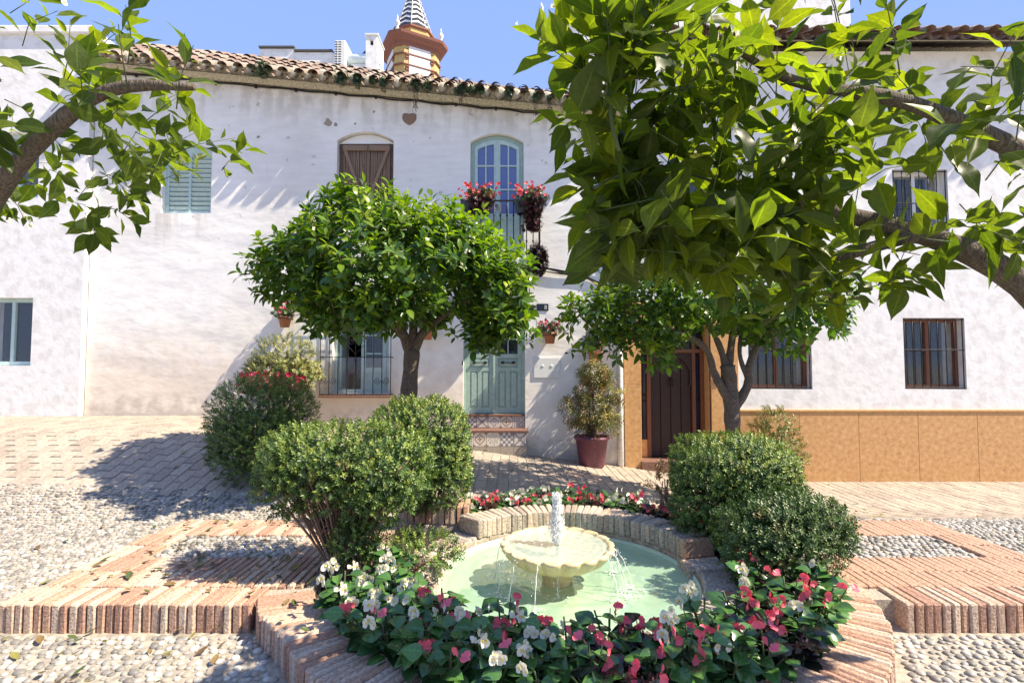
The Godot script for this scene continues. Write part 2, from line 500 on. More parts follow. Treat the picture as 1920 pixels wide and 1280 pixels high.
func tile_print(kind: int) -> ImageTexture:   # glazed patterns of the step tiles
	var n := 64
	var im := Image.create(n, n, false, Image.FORMAT_RGB8)
	var noise := FastNoiseLite.new(); noise.seed = kind; noise.frequency = 0.08
	for y in n:
		for x in n:
			var u := (x + 0.5) / n * 2.0 - 1.0
			var v := (y + 0.5) / n * 2.0 - 1.0
			var r := sqrt(u * u + v * v)
			var t := atan2(v, u)
			var ink := false
			match kind:
				0: ink = absf(absf(u) - absf(v)) < 0.13 or (r < 0.35 and r > 0.2) or maxf(absf(u), absf(v)) > 0.9
				1: ink = absf(absf(u) + absf(v) - 0.8) < 0.11 or (absf(u) + absf(v) < 0.45 and (absf(u) < 0.09 or absf(v) < 0.09)) or r > 1.15
				2: ink = absf(r - 0.55 - 0.16 * cos(t * 4.0)) < 0.09 or r < 0.16 or r > 1.2
				3: ink = absf(maxf(absf(u), absf(v)) - 0.75) < 0.07 or absf(r - 0.42 - 0.1 * cos(t * 5.0)) < 0.08 or r < 0.12
				4: ink = absf(sin(t * 4.0 + r * 5.0)) < 0.3 and r > 0.15 and r < 0.85 or r > 1.22
				_: ink = (int(floor((u + 1) * 2.5)) + int(floor((v + 1) * 2.5))) % 2 == 0
			var c := Color(0.62, 0.58, 0.52)
			if ink: c = [Color(0.22, 0.20, 0.22), Color(0.27, 0.17, 0.12), Color(0.20, 0.20, 0.24)][kind % 3]
			var f := 1.0 + 0.25 * noise.get_noise_2d(x, y)
			im.set_pixel(x, y, Color(c.r * f, c.g * f, c.b * f).linear_to_srgb())
	return ImageTexture.create_from_image(im)

# a door or casement leaf: a board with holes, and something in each hole
func pane(parent: Node, called: String, x0: float, x1: float, y0: float, top: Callable, z: float, m: Material) -> void:
	var st := mb()
	slab(st, x0, x1, flat(y0), top, z, 0.006, [], 0.05)
	obj(called, st, m, parent)

func scroll(st: SurfaceTool, c: Vector3, r: float, dir: float, start: float, turns := 1.6) -> void:
	var pts := []
	for i in 22:
		var t := i / 21.0
		var a := start + dir * t * TAU * turns
		pts.append(c + Vector3(cos(a), sin(a), 0) * r * (1.0 - 0.82 * t))
	tube(st, pts, [0.005], 5)

func grille(parent: Node, x0: float, x1: float, y0: float, y1: float, z: float, n: int, mid: float, fancy := true) -> void:
	var g := part("window_grille", parent)
	for i in n:
		var x := lerpf(x0, x1, float(i) / (n - 1))
		var st := mb()
		tube(st, [Vector3(x, y0, z), Vector3(x, y1, z)], [0.0075], 6)
		obj("bar", st, M.iron, g)
	for y in [y0 + 0.01, mid, y1 - 0.25, y1]:
		obj("rail", bx(x0 - 0.012, x1 + 0.012, y - 0.007, y + 0.007, z - 0.006, z + 0.006, 0.002), M.iron, g)
	for e in [x0, x1]:
		for y in [y0 + 0.01, mid, y1]:
			obj("bracket", bx(e - 0.008, e + 0.008, y - 0.009, y + 0.009, ZF - 0.02, z - 0.007, 0.002), M.iron, g)
	if not fancy: return
	var d := (x1 - x0) / (n - 1)
	var xc := x0 + d * 4
	var up := y1 - 0.25
	var st2 := mb(true)
	for s in [-1, 1]:
		tube(st2, [Vector3(xc, up - 0.05, z + 0.012), Vector3(xc + s * d, up - 0.2, z + 0.012)], [0.005], 5)
		tube(st2, [Vector3(xc, mid + 0.05, z + 0.012), Vector3(xc + s * d, mid + 0.22, z + 0.012)], [0.005], 5)
		scroll(st2, Vector3(xc + s * d * 0.52, up - 0.24, z + 0.012), 0.07, -s, PI / 2 - s * PI / 2)
		scroll(st2, Vector3(xc + s * d * 0.52, mid + 0.27, z + 0.012), 0.07, s, PI / 2 - s * PI / 2)
		scroll(st2, Vector3(xc + s * 0.03, up - 0.03, z + 0.012), 0.025, s, -PI / 2)
	obj("scroll", st2, M.iron, g)
	for e in [x0 + d, x1 - d]:
		for s in [-1, 1]:
			var s3 := mb(true)
			scroll(s3, Vector3(e + s * d * 0.5, y0 + 0.26, z + 0.012), 0.065, s, PI / 2 - s * PI / 2 + PI)
			tube(s3, [Vector3(e, y0 + 0.05, z + 0.012), Vector3(e, y0 + 0.3, z + 0.012)], [0.004], 5)
			obj("scroll", s3, M.iron, g)

func tile_mesh(ln: float, r0: float, r1: float, jit: float) -> ArrayMesh:   # a barrel tile along +z (towards the eave), hollow side down
	var st := mb(true)
	var n := 7
	var th := 0.014
	var pt := func(k: int, e: int, r: float) -> Vector3:
		var a := PI * k / n
		return Vector3(cos(a) * r, sin(a) * r * 0.82 + (jit * (0.5 if k % 2 else -0.5) if e == 1 else 0.0), ln * e)
	for k in n:
		quad(st, pt.call(k, 0, r0), pt.call(k, 1, r1), pt.call(k + 1, 1, r1), pt.call(k + 1, 0, r0))
	for k in n:
		quad(st, pt.call(k + 1, 0, r0 - th), pt.call(k + 1, 1, r1 - th), pt.call(k, 1, r1 - th), pt.call(k, 0, r0 - th))
	st.set_smooth_group(-1)
	for k in n:
		quad(st, pt.call(k, 1, r1 - th), pt.call(k + 1, 1, r1 - th), pt.call(k + 1, 1, r1), pt.call(k, 1, r1))
		quad(st, pt.call(k + 1, 0, r0 - th), pt.call(k, 0, r0 - th), pt.call(k, 0, r0), pt.call(k + 1, 0, r0))
	return done(st)

# tiles from the eave line (z, y(x)) up to the ridge; covers as parts, channels and mortar joined
func tiled_roof(parent: Node, x0: float, x1: float, ze: float, eave: Callable, zr: float, ridge: Callable, pitch: float, rows: int, cover_parts: bool) -> void:
	var roof := part("roof", parent)
	var variants := []
	for i in 3: variants.append(tile_mesh(1.0, 1.0, 1.0, 0.05 * (i - 1)))
	var base := mb()
	var n := int((x1 - x0) / pitch)
	for i in n:
		var xa := x0 + i * pitch
		var xb := xa + pitch
		quad(base, Vector3(xa, eave.call(xa) - 0.02, ze - 0.1), Vector3(xb, eave.call(xb) - 0.02, ze - 0.1), Vector3(xb, ridge.call(xb) - 0.03, zr), Vector3(xa, ridge.call(xa) - 0.03, zr))
		quad(base, Vector3(xb, ridge.call(xb) - 0.03, zr), Vector3(xb, ridge.call(xb) - 1.6, zr - 2.0), Vector3(xa, ridge.call(xa) - 1.6, zr - 2.0), Vector3(xa, ridge.call(xa) - 0.03, zr))
	obj("roof_deck", base, M.eave_mortar, roof)
	var ch_x := []
	var far_x := []
	for i in n:
		var x := x0 + (i + 0.5) * pitch
		var a := Vector3(x, eave.call(x), ze)
		var b := Vector3(x, ridge.call(x), zr)
		var d := (a - b) / rows
		var down := d.normalized()
		var side := Vector3(1, -0.1, 0).normalized()
		var up := down.cross(side).normalized()
		for r in rows:
			var jx := rr(-0.018, 0.018)
			var s := pitch * rr(0.33, 0.37)
			var ln := d.length() * rr(1.12, 1.22)
			var o := b + d * (r + 1.0) - down * (ln - rr(0.0, 0.03)) + up * (0.045 + rr(-0.006, 0.01)) + side * jx
			var bb := Basis(side * s, (up + down * 0.06 + side * rr(-0.05, 0.05)).normalized() * s, down * ln + side * rr(-0.02, 0.02) + up * 0.028)
			var xf := Transform3D(bb, o)
			if cover_parts: piece("roof_tile", variants[rng.randi() % 3], M.roof_tile[rng.randi() % 4], roof, xf)
			else: far_x.append(xf)
			var oc := b + d * (r + 1.0) - down * ln + up * 0.03 + side * (pitch * 0.5 + rr(-0.01, 0.01))
			ch_x.append(Transform3D(Basis(-side * s * 0.95, -up * s * 0.95, down * ln), oc))
	many("channel_tiles", variants[1], M.roof_tile[2], ch_x, [], roof)
	if far_x.size(): many("roof_tiles", variants[0], M.roof_tile[0], far_x, [], roof)
	# ridge tiles
	var m := int((x1 - x0) / 0.36)
	for i in m:
		var x := x0 + (i + 0.5) * 0.36
		var xf := Transform3D(Basis(Vector3(0, 0, -1) * 0.1, Vector3(0.1, 1, 0).normalized() * 0.1, Vector3(1, -0.115, 0) * 0.4), Vector3(x - 0.18, ridge.call(x) + 0.01 + rr(-0.01, 0.01), zr))
		piece("ridge_tile", variants[i % 3], M.roof_tile[rng.randi() % 4], roof, xf)

func white_house() -> void:
	var hs := thing("old_white_house", "old two storey white house with flaking limewash, teal doors and sagging tiled roof", "house")
	var wall := pbr(Color.WHITE, 0.92)
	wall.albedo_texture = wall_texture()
	wall.uv1_triplanar = true
	wall.uv1_world_triplanar = true
	wall.uv1_scale = Vector3(1 / 16.0, 1 / 8.0, 1 / 16.0)
	wall.uv1_offset = Vector3(10 / 16.0, -7.5 / 8.0, 0)
	wall.heightmap_enabled = true
	wall.heightmap_texture = noise_tex(0.01, 17, [], [], 6, 1024)
	wall.heightmap_scale = 1.6
	M.wall = wall
	var st := mb()
	var holes := [
		[-3.182, -2.154, 4.15, arch(-3.182, -2.154, 5.69, 0.16)], [-0.757, 0.211, 3.45, arch(-0.757, 0.211, 5.66, 0.16)],
		[-3.225, -2.199, 1.108, flat(2.62)], [-0.87, 0.229, 0.2, flat(2.79)],
		[-6.35, -5.45, 4.35, arch(-6.35, -5.45, 5.5, 0.14)]]
	slab(st, -7.6, 1.975, flat(-0.7), line(6.37, -0.0966), ZF, 0.34, holes)
	obj("wall", st, wall, hs)
	var lg := mb()
	slab(lg, 0.235, 1.975, flat(-0.7), flat(3.26), ZF + 0.035, 0.033, [], 0.3)
	obj("wall_ledge", lg, wall, hs)
	var rm := mb()
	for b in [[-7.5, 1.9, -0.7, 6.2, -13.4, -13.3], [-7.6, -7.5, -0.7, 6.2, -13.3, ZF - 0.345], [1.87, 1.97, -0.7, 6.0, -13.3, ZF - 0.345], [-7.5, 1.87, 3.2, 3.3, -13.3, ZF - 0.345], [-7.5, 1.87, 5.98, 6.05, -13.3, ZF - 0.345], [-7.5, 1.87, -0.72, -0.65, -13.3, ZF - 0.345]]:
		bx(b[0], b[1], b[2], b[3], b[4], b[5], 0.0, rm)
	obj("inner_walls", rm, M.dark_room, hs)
	# eaves: mortar cove, plugs under the tiles
	var cv := mb(true)
	var prof := [Vector2(0.0, -0.075), Vector2(0.10, -0.05), Vector2(0.20, 0.0), Vector2(0.27, 0.06), Vector2(0.24, 0.14), Vector2(0.0, 0.16)]
	for i in 64:
		var xa := -7.6 + 9.57 * i / 64.0
		var xb := -7.6 + 9.57 * (i + 1) / 64.0
		for k in prof.size() - 1:
			quad(cv, Vector3(xa, 6.33 - 0.0966 * xa + prof[k].y, ZF + prof[k].x), Vector3(xb, 6.33 - 0.0966 * xb + prof[k].y, ZF + prof[k].x), Vector3(xb, 6.33 - 0.0966 * xb + prof[k + 1].y, ZF + prof[k + 1].x), Vector3(xa, 6.33 - 0.0966 * xa + prof[k + 1].y, ZF + prof[k + 1].x))
	obj("eave_cove", cv, M.eave_mortar, hs)
	var plug := mb(true)
	var pp := [Vector2(0.105, -0.13), Vector2(0.105, 0.0), Vector2(0.09, 0.025), Vector2(0.05, 0.04), Vector2(0.0, 0.045)]
	lathe(plug, pp, 12)
	var plug_m := done(plug)
	for i in 35:
		var x := -7.35 + i * 0.265
		piece("eave_plug", plug_m, M.eave_mortar, hs, Transform3D(Basis(Vector3(1, 0, 0), Vector3(0, 0, 1), Vector3(0, -1, 0)) * rr(0.9, 1.08), Vector3(x + rr(-0.015, 0.015), 6.41 - 0.0966 * x, ZF + 0.27 + rr(-0.02, 0.02))))
	tiled_roof(hs, -7.6, 1.96, -8.84, line(6.30, -0.0969), -10.4, line(7.27, -0.1156), 0.265, 6, true)
	# upper window behind a reed blind
	var w := part("window", hs)
	var zf := ZF - 0.13
	var fr := mb()
	slab(fr, -3.17, -2.166, flat(4.15), flat(5.665), zf, 0.05, [[-3.09, -2.245, 4.2, flat(5.60)]])
	var tp2 := mb()
	slab(tp2, -3.178, -2.158, flat(5.667), arch(-3.178, -2.158, 5.67, 0.17), zf + 0.03, 0.1)
	obj("lintel", tp2, M.wall, w)
	obj("frame", fr, M.old_wood, w)
	pane(w, "pane", -3.10, -2.24, 4.19, flat(5.62), zf - 0.03, M.dark_room)
	var rd := mb(true)
	for i in 26:
		var x := lerpf(-3.075, -2.26, i / 25.0)
		var ln := [] 
		for k in 5: ln.append(Vector3(x + rr(-0.006, 0.006), lerpf(4.16, 5.60, k / 4.0), zf + 0.032 + rr(-0.006, 0.006)))
		tube(rd, ln, [0.0185], 5)
	obj("reed_blind", rd, M.reed, w)
	for s in [-1, 1]:
		var xc := -2.667
		var a := Vector3(xc + s * 0.40, 5.57, zf + 0.072)
		var b := Vector3(xc + s * 0.06, 4.62, zf + 0.072)
		var d := (b - a).normalized()
		var bt := mb()
		rbox(bt, Vector3(0.062, (b - a).length(), 0.022), (a + b) / 2, 0.005, Basis(Vector3(d.y, -d.x, 0), d, Vector3(0, 0, 1) * 1.0))
		obj("batten", bt, M.reed, w)
	obj("batten", bx(-3.09, -2.24, 5.52, 5.62, zf + 0.06, zf + 0.09), M.reed, w)
	var cd := mb(true)
	tube(cd, smooth_path([Vector3(-2.64, 5.6, zf + 0.1), Vector3(-2.70, 5.2, zf + 0.105), Vector3(-2.83, 4.8, zf + 0.1), Vector3(-2.86, 4.4, zf + 0.1)]), [0.006], 5)
	tube(cd, [Vector3(-2.62, 5.6, zf + 0.1), Vector3(-2.63, 4.3, zf + 0.1)], [0.005], 5)
	obj("cord", cd, M.reed, w)
	# a shuttered window further left
	var w2 := part("window", hs)
	var f2 := mb()
	slab(f2, -6.35, -5.45, flat(4.35), arch(-6.35, -5.45, 5.5, 0.14), ZF - 0.1, 0.05, [[-6.28, -5.92, 4.42, flat(5.46)], [-5.88, -5.52, 4.42, flat(5.46)]])
	obj("frame", f2, M.teal_pale, w2)
	for x in [-6.285, -5.885]:
		for k in 12:
			var sl := mb()
			rbox(sl, Vector3(0.37, 0.075, 0.012), Vector3(x + 0.185, 4.47 + k * 0.087, ZF - 0.125), 0.003, Basis(Vector3.RIGHT, 0.5))
			obj("slat", sl, M.teal_pale, w2)
	# balcony door
	var bd := part("balcony_door", hs)
	var zb := ZF - 0.09
	var bf := mb()
	slab(bf, -0.752, 0.206, flat(3.45), arch(-0.752, 0.206, 5.65, 0.16), zb, 0.07, [[-0.685, 0.139, 3.46, arch(-0.685, 0.139, 5.60, 0.135)]])
	obj("frame", bf, M.teal, bd)
	var inner := arch(-0.683, 0.137, 5.595, 0.133)
	for lf in [[-0.683, -0.276], [-0.270, 0.137]]:
		var b2 := mb()
		var hl := []
		var c0: float = lf[0] + 0.055
		var c1: float = lf[1] - 0.055
		var cm := (c0 + c1) / 2.0
		var tops := func(x: float) -> float: return inner.call(x) - 0.075
		var rows := [[4.36, flat(4.795)], [4.82, flat(5.235)], [5.26, tops]]
		for r in rows:
			hl.append([c0, cm - 0.012, r[0], r[1]])
			hl.append([cm + 0.012, c1, r[0], r[1]])
		hl.append([c0, c1, 3.56, flat(4.26)])
		slab(b2, lf[0], lf[1], flat(3.46), inner, zb + 0.012, 0.04, hl, 0.05)
		obj("door_leaf", b2, M.teal_pale, bd)
		for q in hl.slice(0, 6): pane(bd, "pane", q[0] - 0.005, q[1] + 0.005, q[2] - 0.005, (func(x: float) -> float: return q[3].call(clampf(x, q[0], q[1])) + 0.005), zb - 0.012, M.blue_pane)
		obj("door_panel", bx(c0 - 0.005, c1 + 0.005, 3.55, 4.27, zb - 0.02, zb - 0.004), M.teal_pale, bd)
	obj("astragal", bx(-0.29, -0.256, 3.47, 5.70, zb + 0.013, zb + 0.026), M.teal_pale, bd)
	# balcony
	var bc := part("balcony", hs)
	obj("slab", bx(-0.96, 0.55, 3.33, 3.45, ZF + 0.001, ZF + 0.40, 0.015), M.wall, bc)
	var zr := ZF + 0.36
	for y in [4.46, 3.53]:
		obj("rail", bx(-0.88, 0.48, y - 0.014, y + 0.014, zr - 0.012, zr + 0.012), M.iron, bc)
		for x in [-0.88, 0.48]: obj("rail", bx(x - 0.012, x + 0.012, y - 0.014, y + 0.014, ZF - 0.02, zr - 0.013), M.iron, bc)
	for i in 13:
		var x := lerpf(-0.88, 0.48, i / 12.0)
		var br := mb(true)
		tube(br, [Vector3(x, 3.45, zr), Vector3(x, 4.45, zr)], [0.0095 if i % 12 else 0.014], 6)
		for y in [3.75, 4.2]: lathe(br, [Vector2(0.009, -0.025), Vector2(0.02, 0.0), Vector2(0.009, 0.025)], 8, Vector3(x, y, zr))
		obj("bar", br, M.iron, bc)
	for x in [-0.88, 0.48]:
		for k in [1, 2, 3]:
			var br := mb(true)
			tube(br, [Vector3(x, 3.45, ZF + k * 0.09), Vector3(x, 4.45, ZF + k * 0.09)], [0.0095], 6)
			obj("bar", br, M.iron, bc)
	# ground floor window: an open casement, a closed one, a clear screen behind the grille
	var gw := part("window", hs)
	var zg := ZF - 0.16
	var gf := mb()
	slab(gf, -3.22, -2.204, flat(1.112), flat(2.616), zg, 0.06, [[-3.15, -2.275, 1.17, flat(2.55)]])
	obj("frame", gf, M.teal_pale, gw)
	var cs := mb()
	var cx0 := -2.735
	var cx1 := -2.277
	var ch := []
	for r in [[1.56, 1.80], [1.825, 2.135], [2.16, 2.50]]:
		ch.append([cx0 + 0.085, cx0 + 0.205, r[0], flat(r[1])])
		ch.append([cx0 + 0.225, cx1 - 0.085, r[0], flat(r[1])])
	ch.append([cx0 + 0.085, cx1 - 0.085, 1.25, flat(1.47)])
	slab(cs, cx0, cx1, flat(1.172), flat(2.548), zg + 0.01, 0.04, ch)
	obj("casement", cs, M.teal_pale, gw)
	for q in ch.slice(0, 6): pane(gw, "pane", q[0] - 0.004, q[1] + 0.004, q[2] - 0.004, flat(q[3].call(0.0) + 0.004), zg - 0.012, M.glass)
	obj("casement_panel", bx(cx0 + 0.08, cx1 - 0.08, 1.245, 1.475, zg - 0.024, zg - 0.004), M.teal_pale, gw)
	var op := mb()
	rbox(op, Vector3(0.04, 1.37, 0.44), Vector3(-3.125, 1.86, zg - 0.25), 0.004)
	obj("open_casement", op, M.teal_pale, gw)
	obj("sill", bx(-3.40, -2.10, 1.035, 1.075, ZF + 0.003, ZF + 0.15, 0.008), M.tread, gw)
	pane(gw, "clear_screen", -3.36, -2.14, 1.08, flat(1.745), ZF + 0.115, M.screen)
	grille(gw, -3.37, -2.132, 1.076, 2.75, ZF + 0.135, 9, 1.745)
	# front door
	var dr := part("door", hs)
	var zd := ZF - 0.10
	var jf := mb()
	slab(jf, -0.868, 0.227, flat(0.735), flat(2.788), zd + 0.03, 0.09, [[-0.832, 0.180, 0.736, flat(2.72)]])
	obj("frame", jf, M.teal, dr)
	for lf in [[-0.830, -0.330], [-0.322, 0.178]]:
		var b2 := mb()
		var c0: float = lf[0] + 0.075
		var c1: float = lf[1] - 0.075
		var cm := (c0 + c1) / 2.0
		var hl := []
		for r in [[1.805, 2.06], [2.08, 2.34], [2.36, 2.62]]:
			hl.append([c0, cm - 0.01, r[0], flat(r[1])])
			hl.append([cm + 0.01, c1, r[0], flat(r[1])])
		hl.append([c0, c1, 1.565, flat(1.735)])
		hl.append([c0, cm - 0.035, 0.85, flat(1.495)])
		hl.append([cm + 0.035, c1, 0.85, flat(1.495)])
		slab(b2, lf[0], lf[1], flat(0.745), flat(2.715), zd, 0.045, hl)
		obj("door_leaf", b2, M.teal, dr)
		for q in hl.slice(0, 6): pane(dr, "pane", q[0] - 0.004, q[1] + 0.004, q[2] - 0.004, flat(q[3].call(0.0) + 0.004), zd - 0.02, M.glass)
		for q in hl.slice(6):
			obj("door_panel", bx(q[0] - 0.004, q[1] + 0.004, q[2] - 0.004, q[3].call(0.0) + 0.004, zd - 0.04, zd - 0.02), M.teal, dr)
			obj("door_panel", bx(q[0] + 0.022, q[1] - 0.022, q[2] + 0.022, q[3].call(0.0) - 0.022, zd - 0.019, zd - 0.003, 0.012), M.teal, dr)
		var hd := mb()
		for s in [-1, 1]: bx(cm + s * 0.10 - 0.03, cm + s * 0.10 + 0.03, 1.63, 1.672, zd - 0.002, zd + 0.035, 0.008, hd)
		bx(cm - 0.08, cm + 0.08, 1.642, 1.658, zd + 0.018, zd + 0.03, 0.004, hd)
		obj("handle", hd, M.iron, dr)
	obj("astragal", bx(-0.345, -0.307, 0.80, 2.71, zd + 0.001, zd + 0.02), M.teal, dr)
	obj("lock", bx(-0.365, -0.347, 1.30, 1.35, zd + 0.001, zd + 0.012, 0.002), M.brass, dr)
	obj("bolt", bx(-0.335, -0.317, 0.76, 0.80, zd + 0.001, zd + 0.025), M.white_paint, dr)
	obj("hinge", bx(-0.892, -0.872, 1.6, 1.68, ZF + 0.001, ZF + 0.018), M.iron, dr)
	# steps with printed tiles
	var sp := part("door_steps", hs)
	obj("tread", bx(-0.865, 0.222, 0.70, 0.733, ZF - 0.2, ZF + 0.02, 0.006), M.tread, sp)
	obj("riser", bx(-0.862, 0.221, 0.2, 0.699, ZF - 0.2, ZF - 0.012, 0.0), M.mortar, sp)
	obj("tread", bx(-0.93, 0.285, 0.452, 0.492, ZF + 0.002, ZF + 0.315, 0.008), M.tread, sp)
	obj("riser", bx(-0.90, 0.262, -0.25, 0.451, ZF + 0.002, ZF + 0.285, 0.0), M.mortar, sp)
	var prints := []
	for k in 6:
		var pm := pbr(Color.WHITE, 0.35)
		pm.albedo_texture = tile_print(k)
		prints.append(pm)
	var order := [5, 0, 2, 1, 3, 3, 1, 4, 5, 0]
	for i in 5:
		var x := -0.85 + i * 0.215
		obj("tile", bx(x, x + 0.209, 0.495, 0.697, ZF - 0.0115, ZF - 0.003, 0.002), prints[order[i]], sp)
		var x2 := -0.895 + i * 0.231
		obj("tile", bx(x2, x2 + 0.225, 0.216, 0.449, ZF + 0.2855, ZF + 0.294, 0.002), prints[order[5 + i]], sp)
		obj("tile", bx(x2, x2 + 0.225, 0.04, 0.212, ZF + 0.2855, ZF + 0.292, 0.002), M.mortar, sp)
	# meter cover, pipes and cables
	var mc := part("meter_cover", hs)
	obj("frame", bx(0.365, 0.869, 1.36, 1.757, ZF + 0.036, ZF + 0.046), M.white_paint, mc)
	obj("cover", bx(0.39, 0.845, 1.382, 1.735, ZF + 0.0465, ZF + 0.054), M.white_paint, mc)
	for x in [0.545, 0.70]:
		var k := mb(true)
		lathe(k, [Vector2(0.024, 0), Vector2(0.024, 0.006), Vector2(0.018, 0.008), Vector2(0, 0.005)], 14)
		obj("knob", k, M.white_paint, mc, Transform3D(Basis(Vector3.RIGHT, PI / 2), Vector3(x, 1.59, ZF + 0.054)))
	obj("keyhole", bx(0.423, 0.433, 1.575, 1.588, ZF + 0.0545, ZF + 0.057, 0.001), M.iron, mc)
	var dp := mb(true)
	tube(dp, [Vector3(1.905, -0.16, ZF + 0.08), Vector3(1.905, 1.2, ZF + 0.08), Vector3(1.91, 6.0, ZF + 0.08)], [0.045], 12)
	for y in [0.65, 2.0, 3.6, 5.0]: lathe(dp, [Vector2(0.05, -0.02), Vector2(0.053, 0), Vector2(0.05, 0.02)], 12, Vector3(1.906, y, ZF + 0.08))
	obj("drainpipe", dp, mottled([lin(0.3, 0.25, 0.2), lin(0.72, 0.72, 0.70), lin(0.78, 0.78, 0.76)], [0.2, 0.33, 0.8], 0.03, 0.8, 0.7, 0.2, 101), hs)
	var cb := mb(true)
	var cp := []
	for i in 40:
		var x := -7.6 + 9.5 * i / 39.0
		cp.append(Vector3(x, 6.235 - 0.0966 * x + 0.012 * sin(i * 1.9) - 0.004 * (i % 3), ZF + 0.028))
	tube(cb, cp, [0.014], 6)
	tube(cb, cp.map(func(p): return p + Vector3(0, 0.018 + 0.01 * sin(p.x * 5.0), 0.012)), [0.008], 5)
	for i in range(0, 40, 3): bx(cp[i].x - 0.02, cp[i].x + 0.02, cp[i].y - 0.03, cp[i].y + 0.03, ZF + 0.001, ZF + 0.045, 0.004, cb)
	obj("cable", cb, M.iron, hs)
	var cb2 := mb(true)
	for k in 4:
		var off := Vector3(0, k * 0.02, 0.01 * (k % 2))
		tube(cb2, smooth_path([Vector3(-0.2, 3.30, ZF + 0.05) + off, Vector3(0.5, 3.30 + rr(-0.02, 0.02), ZF + 0.07) + off, Vector3(0.85, 3.235, ZF + 0.07) + off, Vector3(1.3, 3.17 - k * 0.012, ZF + 0.06) + off, Vector3(1.6, 3.0, ZF + 0.06) + off, Vector3(1.93, 2.94, ZF + 0.14) + off * 0.5]), [0.012], 6)
	tube(cb2, smooth_path([Vector3(1.2, 3.2, ZF + 0.06), Vector3(1.5, 3.3, ZF + 0.06), Vector3(1.75, 3.12, ZF + 0.06), Vector3(1.9, 3.35, ZF + 0.12), Vector3(1.93, 4.4, ZF + 0.14)]), [0.008], 5)
	obj("cable", cb2, M.iron, hs)
	for c in [[-3.35, 6.02, 0.10], [-3.22, 5.98, 0.05], [-2.52, 6.22, 0.03], [-4.62, 5.75, 0.04], [-2.86, 6.0, 0.03]]:
		var ck := mb()
		var pts := []
		for k in 9: pts.append(Vector3(c[0] + cos(k * TAU / 9) * c[2] * rr(0.5, 1.0), c[1] + sin(k * TAU / 9) * c[2] * rr(0.5, 1.0), ZF + 0.003))
		for k in 9: tri(ck, Vector3(c[0], c[1], ZF + 0.0015), pts[k], pts[(k + 1) % 9])
		obj("bare_patch", ck, M.mortar, hs)

func house_things() -> void:
	var pq := thing("house_number_plaque", "small black house number plaque with a white 8 beside the teal front door", "plaque", Vector3(0.545, 2.635, ZF + 0.036))
	obj("plate", bx(-0.105, 0.105, -0.063, 0.063, 0.0, 0.012, 0.003), pbr(lin(0.015, 0.018, 0.022), 0.2), pq)
	var tm := TextMesh.new()
	tm.text = "8"
	tm.font_size = 48
	tm.pixel_size = 0.0021
	tm.depth = 0.003
	var sf := SystemFont.new()
	sf.font_names = PackedStringArray(["Droid Sans"])
	tm.font = sf
	piece("numeral", tm, M.white_paint, pq, Transform3D(Basis.IDENTITY, Vector3(0.055, 0, 0.0142)))
	var ht := thing("heart_plaque", "brown heart shaped clay plaque hung high on the wall between the two upper windows", "plaque", Vector3(-1.872, 6.105, ZF))
	var hm := mb()
	var ring := []
	for k in 40:
		var t := TAU * k / 40
		ring.append(Vector3(0.128 * pow(absf(sin(t)), 2.0) * signf(sin(t)) * (1.0 + 0.25 * absf(cos(t))), 0.115 * cos(t) - 0.03 * cos(2.0 * t) - 0.012 * cos(3.0 * t) - 0.005, 0))
	for k in 40:
		var a: Vector3 = ring[k]
		var b: Vector3 = ring[(k + 1) % 40]
		tri_out(hm, Vector3(0, 0, 0.032), a * 0.92 + Vector3(0, 0, 0.026), b * 0.92 + Vector3(0, 0, 0.026), Vector3.ZERO)
		quad_out(hm, a, b, b * 0.92 + Vector3(0, 0, 0.026), a * 0.92 + Vector3(0, 0, 0.026), Vector3.ZERO)
	obj("plate", hm, M.reed, ht)

